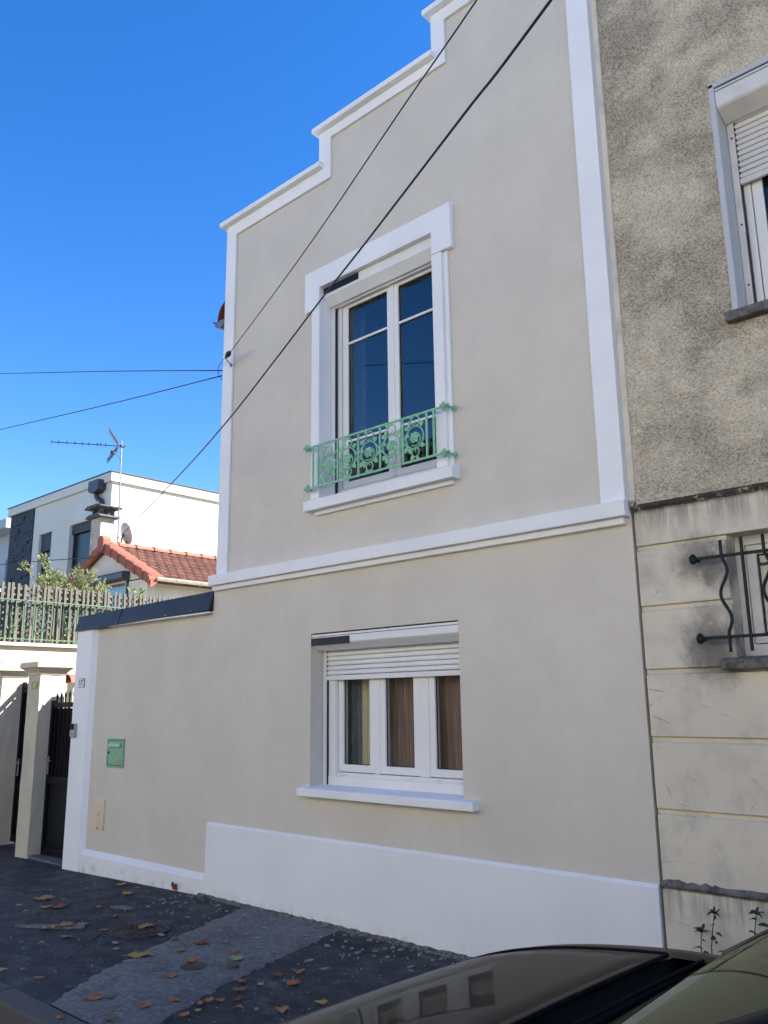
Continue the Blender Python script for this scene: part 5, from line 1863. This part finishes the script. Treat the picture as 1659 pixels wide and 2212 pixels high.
FL = [
    (-7.74, -.19, .115, 'tan', 'tan leaf lying closest to the low white wall base'),
    (-7.28, -.39, .105, 'yellow', 'yellowish leaf near the low wall, below the tan one'),
    (-7.73, -.95, .17, 'tan', 'large flat tan leaf far left on dark asphalt'),
    (-7.53, -.86, .05, 'yellow', 'tiny yellow leaf right of the large flat tan leaf'),
    (-7.65, -1.21, .06, 'yellow', 'small yellow leaf alone at the far left of the pavement'),
    (-7.36, -1.11, .10, 'tan', 'tan leaf touching the large red brown one on the left'),
    (-7.28, -1.02, .165, 'rust', 'large red brown leaf on the left dark asphalt'),
    (-6.97, -.84, .075, 'orange', 'small orange leaf between the wall and the manhole cover'),
    (-6.54, -.94, .085, 'rust', 'rust leaf left of the manhole cover'),
    (-6.57, -1.33, .125, 'tan', 'middle tan leaf of the row on the narrow concrete patch'),
    (-6.50, -1.24, .10, 'tan', 'right tan leaf of the row on the narrow concrete patch'),
    (-6.60, -1.45, .10, 'yellow', 'left yellowish leaf of the row on the narrow concrete patch'),
    (-6.23, -1.21, .07, 'orange', 'oval orange leaf just below and left of the manhole cover', 5),
    (-6.26, -1.49, .09, 'green', 'narrow green leaf on dark asphalt below the concrete patch', 6),
    (-6.04, -.98, .125, 'tan', 'tan five lobed leaf lying on the manhole cover', 0, .014),
    (-5.40, -1.43, .12, 'yellow', 'yellow orange leaf on the left edge of the concrete strip'),
    (-5.37, -1.37, .09, 'tan', 'tan leaf tucked behind the yellow one at the strip edge'),
    (-5.79, -2.15, .055, 'pale_green', 'pale green leaf at the far left edge near the kerb'),
    (-5.46, -2.07, .065, 'orange', 'lone orange leaf on dark asphalt near the kerb', 5),
    (-5.15, -2.04, .055, 'dark_green', 'small dark green leaf at the lower left of the concrete strip'),
    (-4.84, -2.04, .10, 'orange', 'big curled orange leaf on the lower concrete strip', 2),
    (-4.79, -1.97, .07, 'brown', 'dull brown leaf right of the big curled orange one', 6),
    (-4.51, -1.93, .07, 'orange', 'orange leaf low in the middle of the concrete strip'),
    (-4.72, -2.31, .06, 'orange', 'orange leaf lying on the kerb stone', 5),
    (-5.21, -2.44, .08, 'red', 'dark red leaf leftmost in the gutter'),
    (-5.10, -2.46, .06, 'yellow', 'yellow leaf second from left in the gutter'),
    (-5.00, -2.47, .07, 'tan', 'tan leaf in the middle of the gutter heap'),
    (-4.88, -2.45, .085, 'pale_green', 'pale green leaf in the gutter heap'),
    (-4.77, -2.44, .07, 'red', 'dark red leaf rightmost in the gutter heap'),
    (-4.94, -2.43, .075, 'brown', 'brown leaf in the gutter heap against the kerb'),
    (-4.47, -2.15, .08, 'brown', 'brown yellow leaf at the bottom edge of the photo'),
    (-7.06, -.055, .085, 'rust', 'upright rust leaf leaning against the low wall base', 1, .035, (1.25, .1)),
    (-5.58, -1.02, .085, 'brown', 'orange brown leaf on the upper left edge of the strip', 5),
    (-5.34, -.97, .10, 'rust', 'crumpled rust leaf on the upper concrete strip', 3),
    (-5.30, -1.16, .085, 'green', 'green leaf on the concrete strip left of the small cover', 6),
    (-5.24, -.83, .06, 'orange', 'small orange leaf highest on the concrete strip'),
    (-5.66, -.33, .045, 'rust', 'tiny rust leaf near the foot of the house'),
    (-4.99, -.94, .065, 'orange', 'orange brown leaf above the pale green one', 5),
    (-4.84, -1.04, .10, 'pale_green', 'pale green lobed leaf on the right of the strip'),
    (-4.73, -1.15, .085, 'dark_green', 'dark green leaf touching the pale green lobed leaf'),
    (-5.03, -1.26, .09, 'orange', 'orange leaf overlapping the small iron cover', 0, .016),
    (-4.86, -1.53, .075, 'orange', 'orange leaf below the small iron cover'),
    (-4.47, -1.76, .07, 'orange', 'orange leaf beside the right edge of the strip'),
    (-4.45, -1.30, .055, 'orange', 'small orange leaf right of the strip, above the brown one'),
    (-4.33, -1.41, .085, 'brown', 'yellow brown leaf on the dark asphalt right of the strip'),
    (-4.32, -1.64, .068, 'orange', 'orange leaf, upper one of a touching pair'),
    (-4.32, -1.69, .055, 'orange', 'orange leaf, lower one of a touching pair', 5),
    (-4.27, -1.59, .05, 'orange', 'small triangular orange leaf right of the touching pair'),
    (-4.11, -1.58, .05, 'orange', 'small orange leaf below the dark red one', 4),
    (-4.21, -1.51, .06, 'red', 'dark red leaf on dark asphalt right of the strip'),
    (-4.38, -1.08, .062, 'rust', 'rust leaf left of the two large orange ones'),
    (-4.33, -.95, .08, 'orange', 'orange leaf highest of the right hand group'),
    (-4.19, -1.12, .095, 'orange', 'long orange leaf in the middle of the right hand group', 2),
    (-3.89, -1.46, .085, 'tan', 'large tan orange leaf near the car bonnet'),
    (-3.83, -1.23, .075, 'yellow', 'yellow leaf nearest to the car bonnet'),
    (-4.23, -1.86, .062, 'orange', 'orange leaf at the lower end of the strip edge'),
    (-4.23, -1.77, .04, 'yellow', 'tiny yellow leaf above the lowest orange one'),
    (-3.70, -1.48, .05, 'green', 'small green leaf at the bottom beside the car'),
]
for L_ in FL:
    fallen(*L_)

# ================================================================== PARKED CAR
car = thing('parked_car', 'bronze grey car parked at the kerb, bonnet and windscreen in view', 'car', (-.6, -3.4, -.14))
CY = -3.40


def interp(tab, x):
    if x <= tab[0][0]:
        return tab[0][1]
    for (a, b), (c_, d_) in zip(tab, tab[1:]):
        if x <= c_:
            t_ = (x - a) / (c_ - a)
            return b + (d_ - b) * t_
    return tab[-1][1]


ZS = [(-2.30, .30), (-2.24, .37), (-2.15, .465), (-2.05, .57), (-1.95, .67), (-1.85, .758), (-1.76, .828), (-1.60, .916), (-1.45, .967), (-1.30, .999), (-1.17, 1.017), (-1.0, 1.034), (-.6, 1.04), (.6, 1.05), (1.2, 1.04), (1.42, .98), (1.52, .80)]
HW = [(-2.30, .42), (-2.26, .54), (-2.17, .66), (-2.02, .75), (-1.80, .81), (-1.45, .845), (-1.0, .855), (.6, .86), (1.2, .82), (1.45, .74), (1.52, .66)]
ZB = [(-2.30, .25), (-2.2, .10), (-2.0, .04), (1.3, .04), (1.52, .22)]


def smooth_tab(tab, x):
    return (interp(tab, x - .06) + 2 * interp(tab, x) + interp(tab, x + .06)) / 4


PROF = [(.95, 0), (.985, .10), (1.0, .28), (1.005, .48), (.995, .66), (.972, .80), (.945, .895), (.915, .955), (.885, .99), (.85, 1.0), (.80, 1.004)]


def car_section(x):
    zt, hw_, zb_ = smooth_tab(ZS, x), smooth_tab(HW, x), interp(ZB, x)
    h_ = zt - zb_
    pts = [(f * hw_, zb_ + g_ * h_) for f, g_ in PROF]
    for f in (.76, .70, .62, .5, .36, .2, 0):
        dip = -.006 if f in (.76, .70) else 0
        pts.append((f * hw_, zt + .004 * h_ + dip + .012 * (1 - (f / .8) ** 2)))
    full = [(-a, b) for a, b in pts] + [(a, b) for a, b in reversed(pts[:-1])]
    return full


xs_ = [-2.30 + .0546 * k for k in range(71)]
P = [[(x, CY - a, b) for a, b in car_section(x)] for x in xs_]
nsec = len(P[0])
m_ = MB().grid(P)
m_.f = [f for f in m_.f if not (-1.0 < (m_.v[f[0]][0] + m_.v[f[2]][0]) / 2 < 1.38 and all(11 <= i % nsec <= nsec - 12 for i in f))]
m_.poly(P[0])
m_.poly(P[-1])
m_.build('body', 'car_paint', car, smooth='all')
# bonnet panel: same surface, 4 mm proud, rounded edge
P = []
nf = 22
xb = [-2.02 + 1.02 * k / 26 for k in range(27)]
for i, x in enumerate(xb):
    sec = car_section(x)
    hw_ = smooth_tab(HW, x)
    row = []
    ext = .745 - .16 * max(0, (-1.75 - x) / .27) ** 2
    for j in range(nf + 1):
        f = (-1 + 2 * j / nf) * ext
        zt = smooth_tab(ZS, x)
        h_ = zt - interp(ZB, x)
        z_ = zt + .004 * h_ + .012 * (1 - (abs(f) / .8) ** 2)
        e = .005
        if j in (0, nf) or i in (0, 26):
            e = -.012
        row.append((x + (.05 * (1 - (abs(f) / .745) ** 2) * -.0), CY + f * hw_, z_ + e))
    P.append(row)
MB().grid(P).build('bonnet', 'car_paint', car, smooth='all')
for jj in (0, nf):
    MB().tube([(P[i][jj][0], P[i][jj][1] + (-.004 if jj == 0 else .004), P[i][jj][2] + .0145) for i in range(0, 27)], .0035, 6).build('bonnet_gap', 'car_black', car)
MB().tube([(P[26][j][0] + .003, P[26][j][1], P[26][j][2] + .013) for j in range(nf + 1)], .005, 6).build('bonnet_seal', 'car_black', car)
# cowl and wipers
P = []
for i, (x, dz) in enumerate(((-.998, -.002), (-.985, -.035), (-.91, -.035), (-.83, .012))):
    P.append([(x, CY + f * .70, 1.034 + .012 * (1 - (abs(f) / .8) ** 2) + dz) for f in [-1 + .1 * k for k in range(21)]])
MB().grid(P).build('cowl', 'car_black', car, smooth='all')


def screen_pt(u, f):
    """u 0..1 up the screen, f -1..1 across"""
    half = .70 - .13 * u
    bow = .055 * (f * f)
    x = -.895 + .86 * u + bow * u
    z = 1.034 + .012 * (1 - f * f) + .455 * u + .035 * math.sin(pi * u) * .9
    return (x, CY + f * half, z)


P = [[screen_pt(u / 12, -1 + v / 10) for v in range(21)] for u in range(13)]
ws = MB().grid(P).build('windscreen', 'car_glass', car, smooth='all')
for fs in (-1, 1):
    pth = []
    rad = []
    for u in range(13):
        q = screen_pt(u / 12, fs * 1.03)
        pth.append((q[0] + .01, q[1], q[2] - .012))
        rad.append(.030)
    MB().tube(pth, rad, 8).build('windscreen_pillar', 'car_paint', car, smooth='all')
for (f0, f1) in ((-.75, .0), (-.05, .72)):
    a, b = screen_pt(.015, f0), screen_pt(.075, f1)
    m_ = MB()
    n_ = 10
    pa = []
    for k in range(n_ + 1):
        q = screen_pt(.015 + .05 * k / n_, f0 + (f1 - f0) * k / n_)
        pa.append((q[0] - .012, q[1], q[2] + .006))
    m_.tube(pa, .004, 6)
    m_.tube([(pa[0][0] - .03, pa[0][1], pa[0][2] - .03), pa[0], pa[4]], .0055, 6)
    m_.build('wiper', 'car_black', car)
# roof, side glass, rear screen
P = []
for (x, z, hw_) in ((-.04, 1.50, .57), (.25, 1.54, .585), (.7, 1.55, .585), (1.1, 1.52, .57), (1.30, 1.47, .55)):
    P.append([(x, CY + f * hw_, z - .05 * f ** 4 - .012 * f * f) for f in [-1 + .1 * k for k in range(21)]])
MB().grid(P).build('roof', 'car_paint', car, smooth='all')
for sg in (-1, 1):
    P = [[(-.80, CY + sg * .745, 1.05), (-.2, CY + sg * .755, 1.06), (.5, CY + sg * .755, 1.06), (1.3, CY + sg * .72, 1.05)],
         [(-.40, CY + sg * .67, 1.27), (-.05, CY + sg * .665, 1.30), (.55, CY + sg * .66, 1.31), (1.33, CY + sg * .63, 1.27)],
         [(-.03, CY + sg * .585, 1.46), (.15, CY + sg * .59, 1.49), (.7, CY + sg * .59, 1.50), (1.30, CY + sg * .55, 1.43)]]
    MB().grid(P).build('side_window', 'car_glass', car, smooth='all')
    MB().tube([(.32, CY + sg * .765, 1.05), (.34, CY + sg * .672, 1.30), (.36, CY + sg * .60, 1.49)], .028, 8).build('door_pillar', 'car_black', car)
    k = MB()
    k.lathe([(.02, -.07), (.07, -.06), (.085, 0), (.06, .05), (.01, .07)], (-.56, CY + sg * .93, 1.10), (-1, 0, 0), 14)
    k.tube([(-.55, CY + sg * .76, 1.05), (-.56, CY + sg * .90, 1.09)], .02, 8)
    k.build('wing_mirror', 'car_paint', car, smooth=True)
    MB().tube([(-2.20, CY + sg * .50, .36), (-2.10, CY + sg * .62, .42), (-1.92, CY + sg * .735, .54)], [.03, .05, .02], 10).build('headlight', 'lamp_lens', car, smooth='all')
    for x in (-1.62, .85):
        wl = MB().lathe([(.19, .09), (.29, .10), (.315, .06), (.315, -.06), (.29, -.10), (.19, -.09)], (x, CY + sg * .76, .175), (0, 1, 0), 32).build('wheel', 'rubber', car, smooth=True)
        k = MB().lathe([(.19, .0), (.185, sg * .10), (.05, sg * .085), (.0, sg * .09)], (x, CY + sg * .76, .175), (0, 1, 0), 24)
        k.build('rim', 'alloy', wl, smooth=True)
P = [[(1.28, CY + f * .55, 1.46), (1.38, CY + f * .62, 1.25), (1.42, CY + f * .68, 1.04)] for f in [-1 + .2 * k for k in range(11)]]
MB().grid(P).build('rear_window', 'car_glass', car, smooth='all')
m_ = MB().box(-.9, 1.35, CY - .66, CY + .66, .30, .85)
m_.box(-.80, -.45, CY - .66, CY + .66, .85, 1.0)
for sy in (-.35, .35):
    m_.box(.10, .28, CY + sy - .22, CY + sy + .22, .80, 1.30)
m_.build('interior', 'car_interior', car, bevel=.03)
MB().box(-2.315, -2.25, CY - .40, CY + .40, .20, .36).build('grille', 'car_black', car, bevel=.02)

# ================================================================== ACROSS THE STREET (seen only in reflections; sunlit, lights the shaded side)
for (x0, x1, hh, mt, lab) in ((-34, -22.5, 8.4, 'far_house_b', 'pale house across the street, farthest left'), (-22, -12.5, 8.0, 'far_house_a', 'cream house across the street, second from left'),
                              (-12, -3.5, 8.3, 'far_house_b', 'pale house across the street opposite the beige house'), (-3, 6.5, 7.9, 'far_house_a', 'cream house across the street opposite the car'), (7, 18, 8.4, 'far_house_b', 'pale house across the street, farthest right')):
    t = thing('house_opposite', lab, 'house', ((x0 + x1) / 2, -14, 0), 'houses across the street')
    wins = []
    n = 3
    for k in range(n):
        cx = x0 + (x1 - x0) * (k + .5) / n
        wins += [(cx - .6, cx + .6, .95, 2.3), (cx - .55, cx + .55, 3.9, 5.5)]
    xs = sorted({x0, x1, *[q for w_ in wins for q in w_[:2]]})
    zs = sorted({-.3, hh, *[q for w_ in wins for q in w_[2:]]})
    cellwall(MB(), xs, zs, lambda x, z: not any(inrect(x, z, w_) for w_ in wins), -12.5, -12.2).build('wall', mt, t)
    for w_ in wins:
        MB().box(w_[0], w_[1], -12.42, -12.40, w_[2], w_[3]).build('window', 'dark_glass_far', t)
    MB().box(x0, x1, -20, -12.5, -.3, hh - .01).build('body', mt, t)
    m_ = MB().prism([(-20.4, hh), (-11.9, hh), (-16.2, hh + 2.3)], 'x', x0 - .15, x1 + .15)
    m_.build('roof', 'far_roof', t)


# dense evergreen hedges added, unseen, to darken what the lower panes reflect
foliage('baffle_leaf', (.014, .028, .010), (.024, .042, .014), .1)
for (x0, x1, lab) in ((-33, -23, 'clipped hedge added to darken pane reflections, farthest left'), (-22.3, -12.6, 'clipped hedge added to darken pane reflections, before the cream house'), (-11.9, -3.6, 'clipped hedge added to darken pane reflections, opposite the beige house')):
    t = thing('baffle', lab, 'baffle', ((x0 + x1) / 2, -11.7, 0), 'hedges added to darken reflections')
    rn = random.Random(int(x0))
    lf = MB()
    MB().box(x0 + .05, x1 - .05, -12.0, -11.42, 0, 2.5).build('core', 'car_black', t)
    for k in range(9000):
        q = Vector((rn.uniform(x0, x1), -11.40 + rn.uniform(-.03, .06), rn.uniform(.02, 2.6)))
        if rn.random() < .3:
            q = Vector((rn.uniform(x0, x1), rn.uniform(-12.1, -11.35), 2.52 + rn.uniform(-.05, .10)))
        leaf_quad(lf, q, Vector((rn.gauss(0, .5), rn.gauss(.4, .4), rn.gauss(.9, .5))), Vector((rn.gauss(0, .6), 1, rn.gauss(.3, .6))), rn.uniform(.10, .18), rn.uniform(.025, .045))
    lf.build('foliage', 'baffle_leaf', t, weld=False, normals=False)
